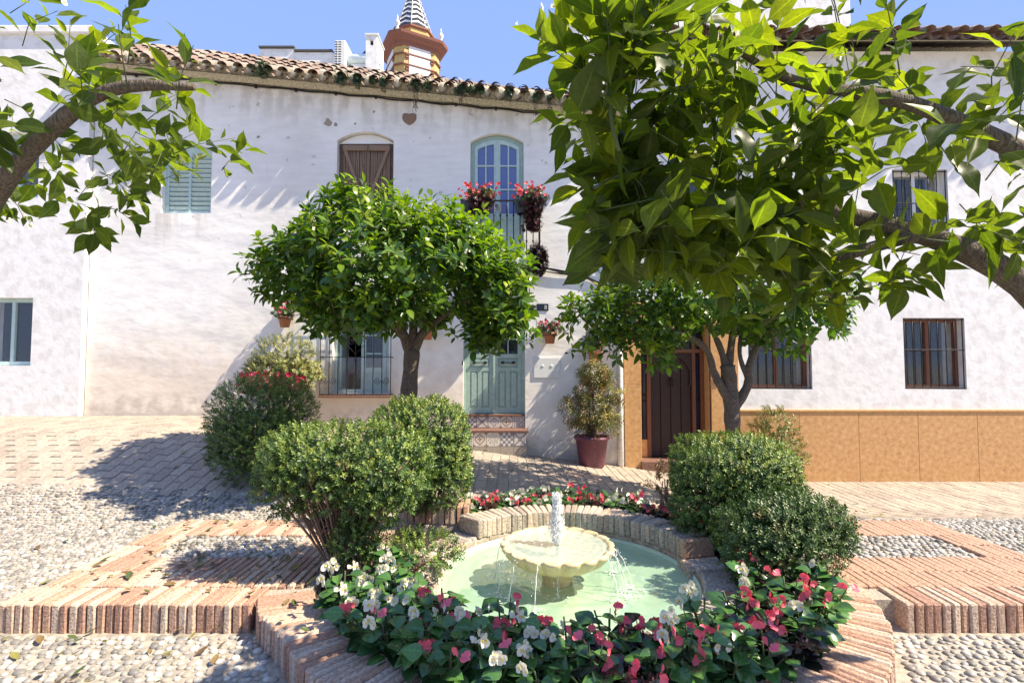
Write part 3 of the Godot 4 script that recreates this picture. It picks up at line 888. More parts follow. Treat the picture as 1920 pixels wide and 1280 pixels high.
func right_house() -> void:
	var hs := thing("orange_trimmed_house", "white house with orange stone surround and dark wooden horseshoe arch door", "house")
	var st := mb()
	slab(st, 1.98, 10.5, flat(-0.9), flat(7.35), ZF, 0.5, [[2.29, 3.533, -0.094, flat(2.42)], [4.219, 5.35, 1.174, flat(2.45)], [3.15, 4.15, 3.78, flat(5.15)], [6.9, 7.9, 3.78, flat(5.15)], [7.0, 8.1, 1.174, flat(2.45)]], 0.4)
	obj("wall", st, M.plaster, hs)
	var side := mb()
	bx(2.0, 2.1, -0.9, 7.3, -13.5, ZF - 0.502, 0.0, side)
	bx(10.4, 10.5, -0.9, 7.3, -13.5, ZF - 0.502, 0.0, side)
	bx(2.1, 10.4, -0.9, 7.3, -13.6, -13.5, 0.0, side)
	obj("side_wall", side, M.plaster, hs)
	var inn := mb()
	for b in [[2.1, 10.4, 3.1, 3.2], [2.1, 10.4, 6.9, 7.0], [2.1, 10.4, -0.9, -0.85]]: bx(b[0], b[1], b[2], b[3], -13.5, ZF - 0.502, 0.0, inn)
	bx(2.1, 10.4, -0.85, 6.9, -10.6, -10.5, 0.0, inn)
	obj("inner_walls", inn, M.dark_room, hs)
	var pl := part("door_surround", hs)
	for p in [[1.992, 2.29], [3.533, 4.03]]:
		var ys := [-0.6, 0.10, 1.27, 2.43, 2.72]
		for k in 4: obj("stone", bx(p[0], p[1] - (0.0 if p[0] < 3 else 0.14), ys[k], ys[k + 1] - 0.003, ZF - 0.05, ZF + 0.04, 0.004), M.orange, pl)
	for k in 4: obj("stone", bx(3.895, 4.03, [-0.6, 0.10, 1.27, 2.43][k], [0.097, 1.267, 2.427, 2.72][k], ZF - 0.05, ZF + 0.02, 0.004), M.orange, pl)
	obj("lintel", bx(2.293, 3.53, 2.43, 2.72, ZF - 0.05, ZF + 0.04, 0.004), M.orange, pl)
	for x in [2.2895, 3.5265]: obj("reveal", bx(x, x + 0.006, -0.05, 2.42, ZF - 0.49, ZF - 0.052, 0.001), M.orange, pl)
	var dd := part("dado", hs)
	for k in 6: obj("stone", bx(4.034 + k * 1.05, 5.08 + k * 1.05, -0.9, 0.775, ZF - 0.02, ZF + 0.03, 0.004), M.orange, dd)
	obj("cap", bx(4.034, 10.5, 0.778, 0.82, ZF - 0.02, ZF + 0.045, 0.006), M.orange, dd)
	# door in its recess
	var dr := part("door", hs)
	var zd := ZF - 0.30
	obj("threshold", bx(2.27, 3.55, -0.6, -0.075, zd - 0.1, ZF + 0.10, 0.01), M.tread, dr)
	for x in [[2.30, 2.335], [2.475, 2.545], [3.305, 3.365], [3.455, 3.525]]:
		obj("frame", bx(x[0], x[1], -0.07, 2.05, zd - 0.06, zd + 0.03), M.frame_wood, dr)
	obj("frame", bx(2.30, 3.525, 1.83, 1.90, zd - 0.05, zd + 0.045), M.frame_wood, dr)
	obj("frame", bx(2.30, 3.525, 2.33, 2.40, zd - 0.05, zd + 0.045), M.frame_wood, dr)
	for x in [[2.336, 2.474], [3.366, 3.454]]:
		obj("side_light", bx(x[0], x[1], 0.25, 1.829, zd - 0.04, zd - 0.03, 0.001), pbr(lin(0.012, 0.016, 0.05), 0.15), dr)
		obj("side_panel", bx(x[0], x[1], -0.07, 0.249, zd - 0.05, zd + 0.02), M.orange if x[0] < 3 else M.frame_wood, dr)
		var sg := mb(true)
		var xm: float = (x[0] + x[1]) / 2.0
		tube(sg, [Vector3(xm, 0.25, zd), Vector3(xm, 1.83, zd)], [0.006], 5)
		for s in [-1, 1]:
			scroll(sg, Vector3(xm + s * 0.028, 1.05, zd), 0.03, s, PI / 2 - s * PI / 2)
			scroll(sg, Vector3(xm + s * 0.028, 0.95, zd), 0.03, -s, PI / 2 - s * PI / 2)
		for y in [0.5, 1.5]: lathe(sg, [Vector2(0.006, -0.02), Vector2(0.014, 0), Vector2(0.006, 0.02)], 8, Vector3(xm, y, zd))
		obj("side_grille", sg, M.iron, dr)
	var tg := mb(true)
	for k in 9: tube(tg, [Vector3(2.36 + k * 0.138, 1.9, zd), Vector3(2.36 + k * 0.138, 2.33, zd)], [0.007], 5)
	for k in 8:
		for s in [-1, 1]: scroll(tg, Vector3(2.43 + k * 0.138 + s * 0.03, 2.1, zd + 0.008), 0.032, s, 0.0)
	obj("fanlight_grille", tg, M.iron, dr)
	obj("fanlight", bx(2.336, 3.49, 1.901, 2.329, zd - 0.04, zd - 0.03, 0.001), pbr(lin(0.01, 0.012, 0.02), 0.2), dr)
	var px := [2.548, 2.736, 2.925, 3.114, 3.302]
	for k in 4: obj("plank", bx(px[k] + 0.003, px[k + 1] - 0.003, -0.065, 1.828, zd - 0.07, zd - 0.035, 0.008), M.door_wood, dr)
	# spandrels round the horseshoe arch
	var sp := mb()
	var outl := func(s: float, t: float) -> Vector2:   # half of the arch, t from the springing up to the crown
		var a := lerpf(-0.42, PI / 2, t)
		return Vector2(2.925 + s * 0.355 * cos(a) * 0.99, 1.36 + 0.40 * sin(a) + 0.02)
	for s in [-1, 1]:
		for k in 14:
			var p: Vector2 = outl.call(s, k / 14.0)
			var q: Vector2 = outl.call(s, (k + 1) / 14.0)
			var xe: float = 2.925 + s * 0.376
			var z1 := zd + 0.004
			quad_out(sp, Vector3(p.x, p.y, z1), Vector3(xe, p.y, z1), Vector3(xe, q.y, z1), Vector3(q.x, q.y, z1), Vector3(2.925, 1.5, zd - 1))
			quad_out(sp, Vector3(p.x, p.y, z1), Vector3(q.x, q.y, z1), Vector3(q.x, q.y, zd - 0.034), Vector3(p.x, p.y, zd - 0.034), Vector3(xe, 1.9, zd))
	quad(sp, Vector3(2.549, 1.78, zd + 0.004), Vector3(3.301, 1.78, zd + 0.004), Vector3(3.301, 1.828, zd + 0.004), Vector3(2.549, 1.828, zd + 0.004))
	obj("spandrel", sp, M.door_wood, dr)
	for y in [0.30, 0.70, 1.06]:
		for k in 4:
			for e in [0.03, 0.155]:
				var nl := mb(true)
				lathe(nl, [Vector2(0.009, 0), Vector2(0.007, 0.006), Vector2(0, 0.009)], 7)
				obj("stud", nl, M.iron, dr, Transform3D(Basis(Vector3.RIGHT, PI / 2), Vector3(px[k] + e, y, zd - 0.035)))
	for x in [2.895, 2.955]:
		var kn := mb(true)
		tube(kn, smooth_path([Vector3(x, 1.36, zd - 0.03), Vector3(x, 1.35, zd + 0.01), Vector3(x, 1.26, zd + 0.01), Vector3(x, 1.22, zd - 0.02)]), [0.010], 6)
		obj("knocker", kn, M.iron, dr)
	# windows behind bars
	for wd in [[4.219, 5.35, 1.174, 2.45, 8], [3.15, 4.15, 3.78, 5.15, 7], [6.9, 7.9, 3.78, 5.15, 7], [7.0, 8.1, 1.174, 2.45, 8]]:
		var w := part("window", hs)
		var fr := mb()
		var xm: float = (wd[0] + wd[1]) / 2.0
		slab(fr, wd[0] + 0.004, wd[1] - 0.004, flat(wd[2] + 0.004), flat(wd[3] - 0.004), ZF - 0.16, 0.05, [[wd[0] + 0.07, xm - 0.03, wd[2] + 0.08, flat(wd[3] - 0.07)], [xm + 0.03, wd[1] - 0.07, wd[2] + 0.08, flat(wd[3] - 0.07)]])
		obj("frame", fr, M.frame_wood if wd[2] < 3 else M.white_paint, w)
		pane(w, "pane", wd[0] + 0.06, wd[1] - 0.06, wd[2] + 0.07, flat(wd[3] - 0.06), ZF - 0.19, M.glass)
		for k in wd[4]:
			var br := mb(true)
			var x: float = lerpf(wd[0] + 0.03, wd[1] - 0.03, float(k) / (wd[4] - 1))
			tube(br, [Vector3(x, wd[2] + 0.01, ZF - 0.02), Vector3(x, wd[3] - 0.01, ZF - 0.02)], [0.009], 6)
			obj("bar", br, M.iron, w)
		for y in [wd[2] + 0.03, wd[3] - 0.03, lerpf(wd[2], wd[3], 0.55)]:
			obj("rail", bx(wd[0] + 0.003, wd[1] - 0.003, y - 0.01, y + 0.01, ZF - 0.028, ZF - 0.012, 0.002), M.iron, w)
	tiled_roof(hs, 2.1, 10.5, -8.75, flat(7.36), -10.8, flat(8.5), 0.28, 6, false)
	var ic := thing("intercom", "small grey metal intercom panel on the orange stone beside the wooden door", "intercom", Vector3(3.65, 1.36, ZF + 0.041))
	obj("plate", bx(-0.035, 0.035, -0.095, 0.095, 0, 0.018, 0.004), pbr(lin(0.20, 0.19, 0.18), 0.4, 0.6), ic)
	obj("speaker_slot", bx(-0.022, 0.022, 0.02, 0.07, 0.0185, 0.021, 0.001), M.iron, ic)
	for k in 3: obj("button", bx(-0.012, 0.012, -0.07 + k * 0.027, -0.052 + k * 0.027, 0.0185, 0.023, 0.002), M.white_paint, ic)

func far_buildings() -> void:
	# the tall white block behind, to the right
	var wb := thing("tall_white_building", "tall plain white building rising behind the roofs, half hidden by the citrus branch", "building")
	var st := mb()
	bx(1.8, 9.5, 0, 12.4, -20.0, -14.0, 0.03, st)
	obj("wall", st, M.plaster, wb)
	for k in 3:
		var w := part("window", wb)
		obj("frame", bx(3.2 + k * 2.0, 4.0 + k * 2.0, 9.4, 10.6, -14.0 + 0.002, -13.96, 0.006), M.white_paint, w)
		obj("pane", bx(3.27 + k * 2.0, 3.93 + k * 2.0, 9.47, 10.53, -13.959, -13.952, 0.001), M.blue_pane, w)
	obj("parapet", bx(1.7, 9.6, 12.403, 12.6, -20.1, -13.9, 0.02), M.plaster, wb)
	# roof terrace behind the ridge
	var tw := thing("roof_terrace_wall", "low white terrace wall with dark stained coping above the tiled ridge", "wall", Vector3(0, 0, -14))
	for b in [[-6.97, -6.0, 10.34], [-5.998, -4.95, 10.24]]:
		obj("wall_panel", bx(b[0], b[1], 5.0, b[2], -0.15, 0.15, 0.01), M.plaster, tw)
		obj("coping", bx(b[0] - 0.02, b[1] - 0.001, b[2] + 0.002, b[2] + 0.06, -0.2, 0.2, 0.01), pbr(lin(0.09, 0.09, 0.095), 0.9), tw)
	obj("wall_panel", bx(-4.948, -4.85, 5.0, 10.2, -1.6, 0.17, 0.01), M.plaster, tw)
	var ac := thing("air_conditioner", "white air conditioning unit with slatted grille standing on the roof terrace", "air conditioner", Vector3(-4.74, 9.85, -13.9))
	obj("case", bx(-0.13, 0.17, -0.35, 0.66, -0.8, 0.16, 0.02), M.white_paint, ac)
	obj("fan_panel", bx(-0.12, 0.06, -0.02, 0.62, 0.161, 0.168, 0.002), pbr(lin(0.12, 0.13, 0.15), 0.6), ac)
	for k in 9: obj("slat", bx(-0.12, 0.06, 0.0 + k * 0.068, 0.03 + k * 0.068, 0.169, 0.18, 0.003), M.white_paint, ac)
	obj("stile", bx(-0.04, -0.02, -0.02, 0.62, 0.181, 0.186, 0.002), M.white_paint, ac)
	obj("stand", bx(-0.1, 0.14, -4.8, -0.351, -0.5, 0.1, 0.01), M.plaster, ac)
	var pt := thing("water_tank", "pale blue horizontal cylinder tank lying between the air conditioner and the chimney", "tank", Vector3(-4.15, 10.1, -14.0))
	var tk := mb(true)
	var tp := []
	for x in [-0.48, -0.44, 0.44, 0.48]: tp.append(Vector3(x, 0, 0))
	tube(tk, tp, [0.11, 0.16, 0.16, 0.11], 18)
	obj("barrel", tk, pbr(lin(0.66, 0.78, 0.80), 0.4), pt)
	obj("stand", bx(-0.3, 0.3, -5.0, -0.165, -0.1, 0.1, 0.01), M.plaster, pt)
	var ch := thing("chimney", "white square chimney with side vents beside the church tower", "chimney", Vector3(-3.84, 9.9, -14.0))
	var cm := mb()
	slab(cm, -0.19, 0.13, flat(-4.5), flat(0.77), 0.2, 0.08, [[-0.07, 0.02, 0.5, flat(0.66)]])
	bx(-0.19, -0.10, -4.5, 0.77, -0.4, 0.119, 0.0, cm)
	bx(0.04, 0.13, -4.5, 0.77, -0.4, 0.119, 0.0, cm)
	bx(-0.19, 0.13, -4.5, 0.77, -0.48, -0.401, 0.0, cm)
	obj("shaft", cm, M.plaster, ch)
	obj("cap", bx(-0.22, 0.16, 0.772, 0.83, -0.5, 0.23, 0.01), M.white_paint, ch)
	var sb := thing("roof_skylight", "small dark wedge shaped box on the roof terrace behind the blue tank", "roof box", Vector3(-4.27, 10.2, -14.4))
	var wm := mb()
	for s in [-1, 1]: tri_out(wm, Vector3(-0.2, 0, s * 0.15), Vector3(0.2, 0, s * 0.15), Vector3(0.13, 0.38, s * 0.15), Vector3.ZERO)
	quad_out(wm, Vector3(-0.2, 0, -0.15), Vector3(-0.2, 0, 0.15), Vector3(0.13, 0.38, 0.15), Vector3(0.13, 0.38, -0.15), Vector3(0.1, 0, 0))
	quad_out(wm, Vector3(0.2, 0, -0.15), Vector3(0.2, 0, 0.15), Vector3(0.13, 0.38, 0.15), Vector3(0.13, 0.38, -0.15), Vector3(0, 0.1, 0))
	obj("hood", wm, pbr(lin(0.03, 0.032, 0.04), 0.5), sb)
	obj("stand", bx(-0.2, 0.2, -5.0, -0.002, -0.14, 0.14, 0.01), M.plaster, sb)
	# house further left
	var nb := thing("plain_white_house", "plain white house with two small square windows left of the old house", "house")
	var nw := mb()
	slab(nw, -14.0, -7.62, flat(-0.7), flat(7.6), ZF + 0.1, 0.4, [[-9.4, -8.5, 1.6, flat(2.8)], [-9.4, -8.5, 4.6, flat(5.8)]], 0.4)
	bx(-14.0, -13.8, -0.7, 7.6, -14.0, ZF - 0.302, 0.0, nw)
	bx(-7.82, -7.62, -0.7, 7.6, -14.0, ZF - 0.302, 0.0, nw)
	bx(-13.8, -7.82, -0.7, 7.6, -14.0, -13.8, 0.0, nw)
	obj("wall", nw, M.plaster, nb)
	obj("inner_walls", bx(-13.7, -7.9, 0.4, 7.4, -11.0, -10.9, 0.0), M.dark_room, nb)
	obj("parapet", bx(-14.05, -7.6, 7.602, 7.75, ZF - 0.5, ZF + 0.16, 0.02), M.plaster, nb)
	for y in [1.6, 4.6]:
		var w := part("window", nb)
		var f := mb()
		slab(f, -9.396, -8.504, flat(y + 0.004), flat(y + 1.196), ZF - 0.02, 0.05, [[-9.33, -8.98, y + 0.07, flat(y + 1.13)], [-8.92, -8.57, y + 0.07, flat(y + 1.13)]])
		obj("frame", f, M.teal_pale, w)
		pane(w, "pane", -9.34, -8.56, y + 0.06, flat(y + 1.14), ZF - 0.05, M.glass)

func ngon(n: int, r: float, y: float, turn: float, cut := 1.0) -> Array:
	var out := []
	for k in n:
		var t := TAU * k / n + turn
		out.append(Vector3(cos(t) * r, y, sin(t) * r))
	return out

# a square with its corners cut, half width h
func cut_square(h: float, cut: float, y: float) -> Array:
	var o := []
	for c in [[h, -h + cut], [h, h - cut], [h - cut, h], [-h + cut, h], [-h, h - cut], [-h, -h + cut], [-h + cut, -h], [h - cut, -h]]:
		o.append(Vector3(c[0], y, c[1]))
	return o

func stack(st: SurfaceTool, rings: Array) -> void:
	for i in rings.size() - 1:
		var n: int = rings[i].size()
		for k in n:
			quad_out(st, rings[i][k], rings[i][(k + 1) % n], rings[i + 1][(k + 1) % n], rings[i + 1][k], Vector3(0, (rings[i][0].y + rings[i + 1][0].y) / 2.0 + (0.0 if absf(rings[i][0].y - rings[i + 1][0].y) > 0.01 else -0.1 * signf(rings[i][0].length() - rings[i + 1][0].length()) ), 0))

func church_tower() -> void:
	var tw := thing("church_tower", "church bell tower with yellow belfry and black and white chevron tiled spire", "church tower", Vector3(-5.93, 0, -30), deg_to_rad(28))
	tw.scale = Vector3(0.94, 1.0, 0.94)
	var yel := mottled([lin(0.52, 0.36, 0.13), lin(0.66, 0.47, 0.19)], [0.3, 0.7], 0.03, 2.0, 0.85, 0.3, 111)
	var red := mottled([lin(0.20, 0.085, 0.06), lin(0.32, 0.14, 0.10)], [0.3, 0.7], 0.04, 1.2, 0.85, 0.4, 112)
	var body := mb()
	stack(body, [cut_square(1.42, 0.45, 0.0), cut_square(1.42, 0.45, 20.1)])
	obj("belfry", body, yel, tw)
	for f in 4:
		var b := Basis(Vector3.UP, f * PI / 2)
		var pm := mb()
		rbox(pm, Vector3(1.36, 4.2, 0.06), b * Vector3(0, 17.75, 1.43), 0.01, b)
		obj("white_panel", pm, M.plaster, tw)
		for s in [-1, 1]:
			for y in [19.05, 18.35]:
				var bm := mb()
				rbox(bm, Vector3(0.24, 0.12, 0.1), b * Vector3(s * 0.78, y, 1.46), 0.02, b)
				rbox(bm, Vector3(0.24, 0.06, 0.14), b * Vector3(s * 0.78, y + 0.12, 1.48), 0.02, b)
				obj("moulding", bm, red, tw)
			var hole := mb()
			rbox(hole, Vector3(0.06, 0.06, 0.02), b * Vector3(s * 0.78, 19.55, 1.425), 0.005, b)
			obj("putlog_hole", hole, M.iron, tw)
	var band := mb()
	stack(band, [cut_square(1.46, 0.45, 19.22), cut_square(1.50, 0.45, 19.24), cut_square(1.50, 0.45, 19.30), cut_square(1.43, 0.45, 19.32)])
	obj("string_course", band, red, tw)
	var band2 := mb()
	stack(band2, [cut_square(1.46, 0.45, 18.6), cut_square(1.50, 0.45, 18.62), cut_square(1.50, 0.45, 18.68), cut_square(1.43, 0.45, 18.7)])
	obj("string_course", band2, red, tw)
	var cor := mb()
	stack(cor, [cut_square(1.44, 0.45, 19.72), cut_square(1.52, 0.47, 19.80), cut_square(1.54, 0.48, 19.95), cut_square(1.72, 0.52, 20.05), cut_square(1.76, 0.54, 20.15), cut_square(1.86, 0.57, 20.22), cut_square(1.90, 0.58, 20.36), cut_square(1.62, 0.5, 20.46), cut_square(1.0, 0.4, 20.47)])
	obj("cornice", cor, red, tw)
	var dr := mb()
	stack(dr, [ngon(8, 1.36, 20.4, PI / 8), ngon(8, 1.36, 21.05, PI / 8)])
	obj("drum", dr, yel, tw)
	var d2 := mb()
	stack(d2, [ngon(8, 1.38, 21.0, PI / 8), ngon(8, 1.47, 21.06, PI / 8), ngon(8, 1.47, 21.16, PI / 8), ngon(8, 1.2, 21.2, PI / 8)])
	obj("drum_cornice", d2, red, tw)
	var sp := mb()
	var r0 := 1.27
	var y0 := 21.18
	var ht := 3.5
	stack(sp, [ngon(8, r0, y0, PI / 8), ngon(8, 0.004, y0 + ht, PI / 8)])
	obj("spire", sp, pbr(lin(0.74, 0.73, 0.70), 0.4), tw)
	var dark := pbr(lin(0.02, 0.022, 0.028), 0.25)
	for f in 8:
		var a := ngon(8, r0, y0, PI / 8)
		var p0: Vector3 = a[f]
		var p1: Vector3 = a[(f + 1) % 8]
		var top := Vector3(0, y0 + ht, 0)
		var nrm := (p1 - p0).cross(top - p0).normalized()
		if nrm.dot(p0 - Vector3(0, y0, 0)) < 0: nrm = -nrm
		var cv := mb()
		var at := func(u: float, v: float) -> Vector3: return p0.lerp(top, v).lerp(p1.lerp(top, v), u) + nrm * 0.02
		var k := 0
		var v := -0.02
		while v < 0.93:
			var rise := 0.060 * (1.0 - v)
			var th := 0.060 * (1.0 - v * 0.4)
			for s in 2:
				var ua := 0.04 if s == 0 else 0.5
				var ub := 0.5 if s == 0 else 0.96
				var va := maxf(0.0, v + (0.0 if s == 0 else rise))
				var vb := maxf(0.0, v + (rise if s == 0 else 0.0))
				quad_out(cv, at.call(ua, va), at.call(ub, vb), at.call(ub, vb + th), at.call(ua, va + th), Vector3(0, y0 + 1, 0))
			k += 1
			v += 0.118 * (1.0 - v * 0.3)
		obj("chevron_tiles", cv, dark, tw)
		var rib := mb(true)
		tube(rib, [p0 + nrm * 0.0, top], [0.035, 0.012], 5)
		obj("spire_rib", rib, pbr(lin(0.74, 0.73, 0.70), 0.5), tw)
	for k in 4:
		var t := k * PI / 2 + PI / 4
		var pn := mb(true)
		lathe(pn, [Vector2(0.13, 0), Vector2(0.13, 0.14), Vector2(0.07, 0.2), Vector2(0.07, 0.32), Vector2(0.15, 0.42), Vector2(0.16, 0.52), Vector2(0.06, 0.66), Vector2(0.05, 0.75), Vector2(0.0, 1.0)], 10)
		obj("pinnacle", pn, M.plaster, tw, Transform3D(Basis.IDENTITY, Vector3(cos(t) * 1.95, 20.44, sin(t) * 1.95)))

# ---------------------------------------------------------------- ground, bed and fountain
func pol(r: float, deg: float, y := 0.0) -> Vector3:   # round the middle of the pool; 0 to the right, 90 to the back
	var a := deg_to_rad(deg)
	return C + Vector3(cos(a) * r, y, -sin(a) * r)

func ground() -> void:
	var xs := [-70.0, -40.0, -20.0, -12.0, -9.0, -7.0]
	for i in 113: xs.append(-5.6 + i * 0.1)
	xs.append_array([6.5, 8.0, 10.0, 14.0, 25.0, 45.0, 70.0])
	var zs := [20.0, 8.0, 3.0, 1.0, 0.0]
	for i in 97: zs.append(-1.0 - i * 0.1)
	zs.append_array([-11.5, -14.0, -20.0, -40.0, -70.0])
	var st := mb(true)
	for i in xs.size() - 1:
		for j in zs.size() - 1:
			var far := 0.0
			for p in [[i, j], [i + 1, j], [i, j + 1], [i + 1, j + 1]]: far = maxf(far, Vector2(xs[p[0]] - C.x, zs[p[1]] - C.z).length())
			if far < 1.08: continue
			var q := []
			for p in [[i, j], [i + 1, j], [i + 1, j + 1], [i, j + 1]]: q.append(Vector3(xs[p[0]], gh(xs[p[0]], zs[p[1]]), zs[p[1]]))
			quad(st, q[0], q[1], q[2], q[3])
	var g := obj("ground", st, M.earth)
	tag(g, "pale mortar and earth ground of the plaza under pebbles and pavers", "", "", "structure")
	# pavers of the street: the ones in view singly, the rest joined
	var variants := []
	for k in 4:
		var b := mb()
		rbox(b, Vector3(1, 1, 1), Vector3.ZERO, 0.0, Basis.IDENTITY, 0.012)
		variants.append(done(b))
	for k in 4:
		var b := mb()
		rbox(b, Vector3(0.134, 0.03, 0.274), Vector3.ZERO, 0.004, Basis.IDENTITY, 0.0018)
		variants[k] = done(b)
	var pave := part("street_paving", self)
	tag(pave, "street of long pinkish clay pavers sloping down past the houses", "", "", "structure")
	var list := []
	for i in range(-86, 75):
		for j in 13:
			var x := i * 0.14 + 0.02
			var z := -5.95 - j * 0.28 - (0.14 if i % 2 else 0.0)
			if z < -9.3 or (x > -1.2 and x < 0.4 and z < -8.85): continue
			var y := gh(x, z) - 0.009 + rr(-0.003, 0.003)
			var b := ground_basis(x, z) * Basis(Vector3.UP, rr(-0.02, 0.02)) * Basis(Vector3.RIGHT, rr(-0.008, 0.008))
			list.append([absf(x - 1.0) * 0.9 + absf(z + 7.7), Transform3D(b, Vector3(x, y + 0.004, z)), absf(x - 1.06) < 0.3 and absf(z + 7.95) < 0.2 and x > 0.85])
	list.sort_custom(func(a, b): return a[0] < b[0])
	var rest := []
	for k in list.size():
		if k < 300: piece("paver", variants[rng.randi() % 4], M.brick[1] if list[k][2] else M.paver[rng.randi() % 4], pave, list[k][1])
		else: rest.append(list[k][1])
	var by := [[], [], [], []]
	for t in rest: by[rng.randi() % 4].append(t)
	for k in 4: many("distant_pavers", variants[k], M.paver[k], by[k], [], pave)
	# pebbles set in mortar
	var pm := SphereMesh.new()
	pm.radius = 1.0; pm.height = 2.0; pm.radial_segments = 8; pm.rings = 4
	var peb := part("pebble_paving", self)
	tag(peb, "rounded grey and white pebbles set in mortar beside the brick bed", "", "", "structure")
	var near := []
	var xf := []
	var col := []
	var spots := []
	for side in [[-9.0, -1.0], [1.9, 9.0]]:
		var nx := int((side[1] - side[0]) / 0.05)
		for i in nx:
			for j in 98:
				spots.append(Vector3(side[0] + i * 0.05 + rr(-0.014, 0.014) + (0.025 if j % 2 else 0.0), 0.0, -1.1 - j * 0.05 + rr(-0.014, 0.014)))
	for i in 20:
		for j in 11: spots.append(Vector3(-2.72 + i * 0.05 + rr(-0.012, 0.012) + (0.025 if j % 2 else 0.0), 0.152, -3.92 - j * 0.05 + rr(-0.012, 0.012)))
	for i in 220: spots.append(Vector3(0.80 - spots[spots.size() - 220 - 0 if i > 0 else spots.size() - 220].x, 0.152, spots[spots.size() - 220].z))
	for p in spots:
		if p.y == 0.0:
			if Vector2(p.x - C.x, p.z - C.z).length() < 1.97 and not (p.x < -1.2 and false): continue
			if p.x > -3.15 and p.x < -1.3 and p.z > -4.9 and p.z < -3.12: continue
			if p.x < 3.95 and p.x > 2.0 and p.z > -4.9 and p.z < -3.12: continue
			p.y = gh(p.x, p.z) + 0.002
		var s := rr(0.012, 0.027)
		var b := Basis(Vector3.UP, rr(0, TAU)).scaled_local(Vector3(s * rr(0.9, 1.3), s * rr(0.45, 0.75), s))
		var t := Transform3D(b, p)
		var v := rr(0.3, 1.05)
		var d := Vector2(p.x + 1.35, p.z + 2.85).length() if p.y < 0.1 else Vector2(p.x + 1.95, p.z + 4.1).length() + 0.25
		near.append([d, t, Color(0.45 * v, 0.425 * v, 0.39 * v)])
	near.sort_custom(func(a, b): return a[0] < b[0])
	for k in near.size():
		if k < 280: piece("pebble", pm, M.pebbles[rng.randi() % 4], peb, near[k][1])
		else:
			xf.append(near[k][1]); col.append(near[k][2])
	many("far_pebbles", pm, M.pebble, xf, col, peb)

func brick_variants(size: Vector3, bev: float, jit: float) -> Array:
	var out := []
	for k in 4:
		var b := mb()
		rbox(b, size, Vector3.ZERO, bev, Basis.IDENTITY, jit)
		out.append(done(b))
	return out

func bed() -> void:
	# outer kerb of bricks on edge, round the bed
	var kb := thing("brick_kerb", "curved low kerb of thin clay bricks laid on edge round the flower bed", "kerb")
	var v := brick_variants(Vector3(0.33, 0.19, 0.043), 0.009, 0.004)
	var core := mb()
	var n := 150
	var kerb_r := 1.765
	var steps := int(deg_to_rad(330) * kerb_r / 0.0475)
	for i in steps:
		var deg := 197.0 + 330.0 * i / steps
		var p := pol(kerb_r + 0.13 * smoothstep(216.0, 197.0, deg) + rr(-0.008, 0.008), deg, 0.075 + rr(-0.005, 0.004))
		piece("brick", v[rng.randi() % 4], M.brick[[0, 1, 1, 2, 3, 0][rng.randi() % 6]], kb, Transform3D(Basis(Vector3.UP, deg_to_rad(deg + rr(-1.0, 1.0))), p))
	for i in n:
		var a0 := 199.8 + 327.4 * i / n
		var a1 := 199.8 + 327.4 * (i + 1) / n
		quad(core, pol(1.91, a0, 0.155), pol(1.91, a1, 0.155), pol(1.62, a1, 0.155), pol(1.62, a0, 0.155))
		quad(core, pol(1.91, a0, -0.1), pol(1.91, a1, -0.1), pol(1.91, a1, 0.155), pol(1.91, a0, 0.155))
		quad(core, pol(1.62, a1, -0.1), pol(1.62, a0, -0.1), pol(1.62, a0, 0.155), pol(1.62, a1, 0.155))
	obj("mortar_bed", core, M.mortar, kb)
	# the points of the star to the left and right: flat brick with a pebble panel
	for s in [-1, 1]:
		var pf := thing("brick_platform", "raised platform of thin bricks round a pebble panel %s" % ("left of the big box bush" if s < 0 else "right of the low box bush"), "platform")
		var off := 0.0 if s < 0 else 5.1
		var mir := func(x: float) -> float: return x if s < 0 else 0.80 - x
		obj("mortar_bed", bx(minf(mir.call(-3.1), mir.call(-1.30)), maxf(mir.call(-3.1), mir.call(-1.30)), -0.1, 0.148, -4.84, -3.27, 0.0), M.mortar, pf)
		var v2 := brick_variants(Vector3(0.049, 0.06, 0.25), 0.006, 0.003)
		var v3 := brick_variants(Vector3(0.049, 0.20, 0.25), 0.008, 0.004)
		var loose := []
		for row in [[-3.285, -3.1, -1.57], [-3.545, -3.1, -1.36], [-3.80, -3.1, -1.30], [-4.06, -1.72, -1.30], [-4.32, -1.72, -1.30], [-4.06, -3.1, -2.76], [-4.32, -3.1, -2.76], [-4.56, -3.1, -1.42], [-4.72, -3.1, -1.42]]:
			var m := int((row[2] - row[1]) / 0.0545)
			for i in m:
				var x: float = mir.call(row[2] - (i + 0.5) * 0.0545)
				var front: bool = row[0] > -3.3
				var xb := Transform3D(Basis(Vector3.UP, rr(-0.02, 0.02)), Vector3(x, (0.071 if front else 0.141) + rr(-0.003, 0.003), row[0] + (rr(-0.006, 0.006))))
				if s > 0 and not front: loose.append(xb)
				else: piece("brick", (v3 if front else v2)[rng.randi() % 4], M.brick[rng.randi() % 4], pf, xb)
		if loose.size(): many("bricks", v2[0], M.brick[0], loose, [], pf)
	var so := mb(true)
	for i in 96:
		for j in 8:
			var q := []
			for c in [[i, j], [i + 1, j], [i + 1, j + 1], [i, j + 1]]:
				var deg: float = 360.0 * (c[0] % 96) / 96.0
				var r: float = lerpf(1.78 if deg > 150.0 and deg < 205.0 else 1.66, 1.1, c[1] / 8.0)
				q.append(pol(r, deg, 0.085 + 0.02 * sin(deg * 0.7) * cos(r * 17.0)))
			quad(so, q[0], q[1], q[2], q[3])
	tag(obj("bed_soil", so, M.soil), "dark soil of the ring shaped flower bed round the pool", "", "", "structure")

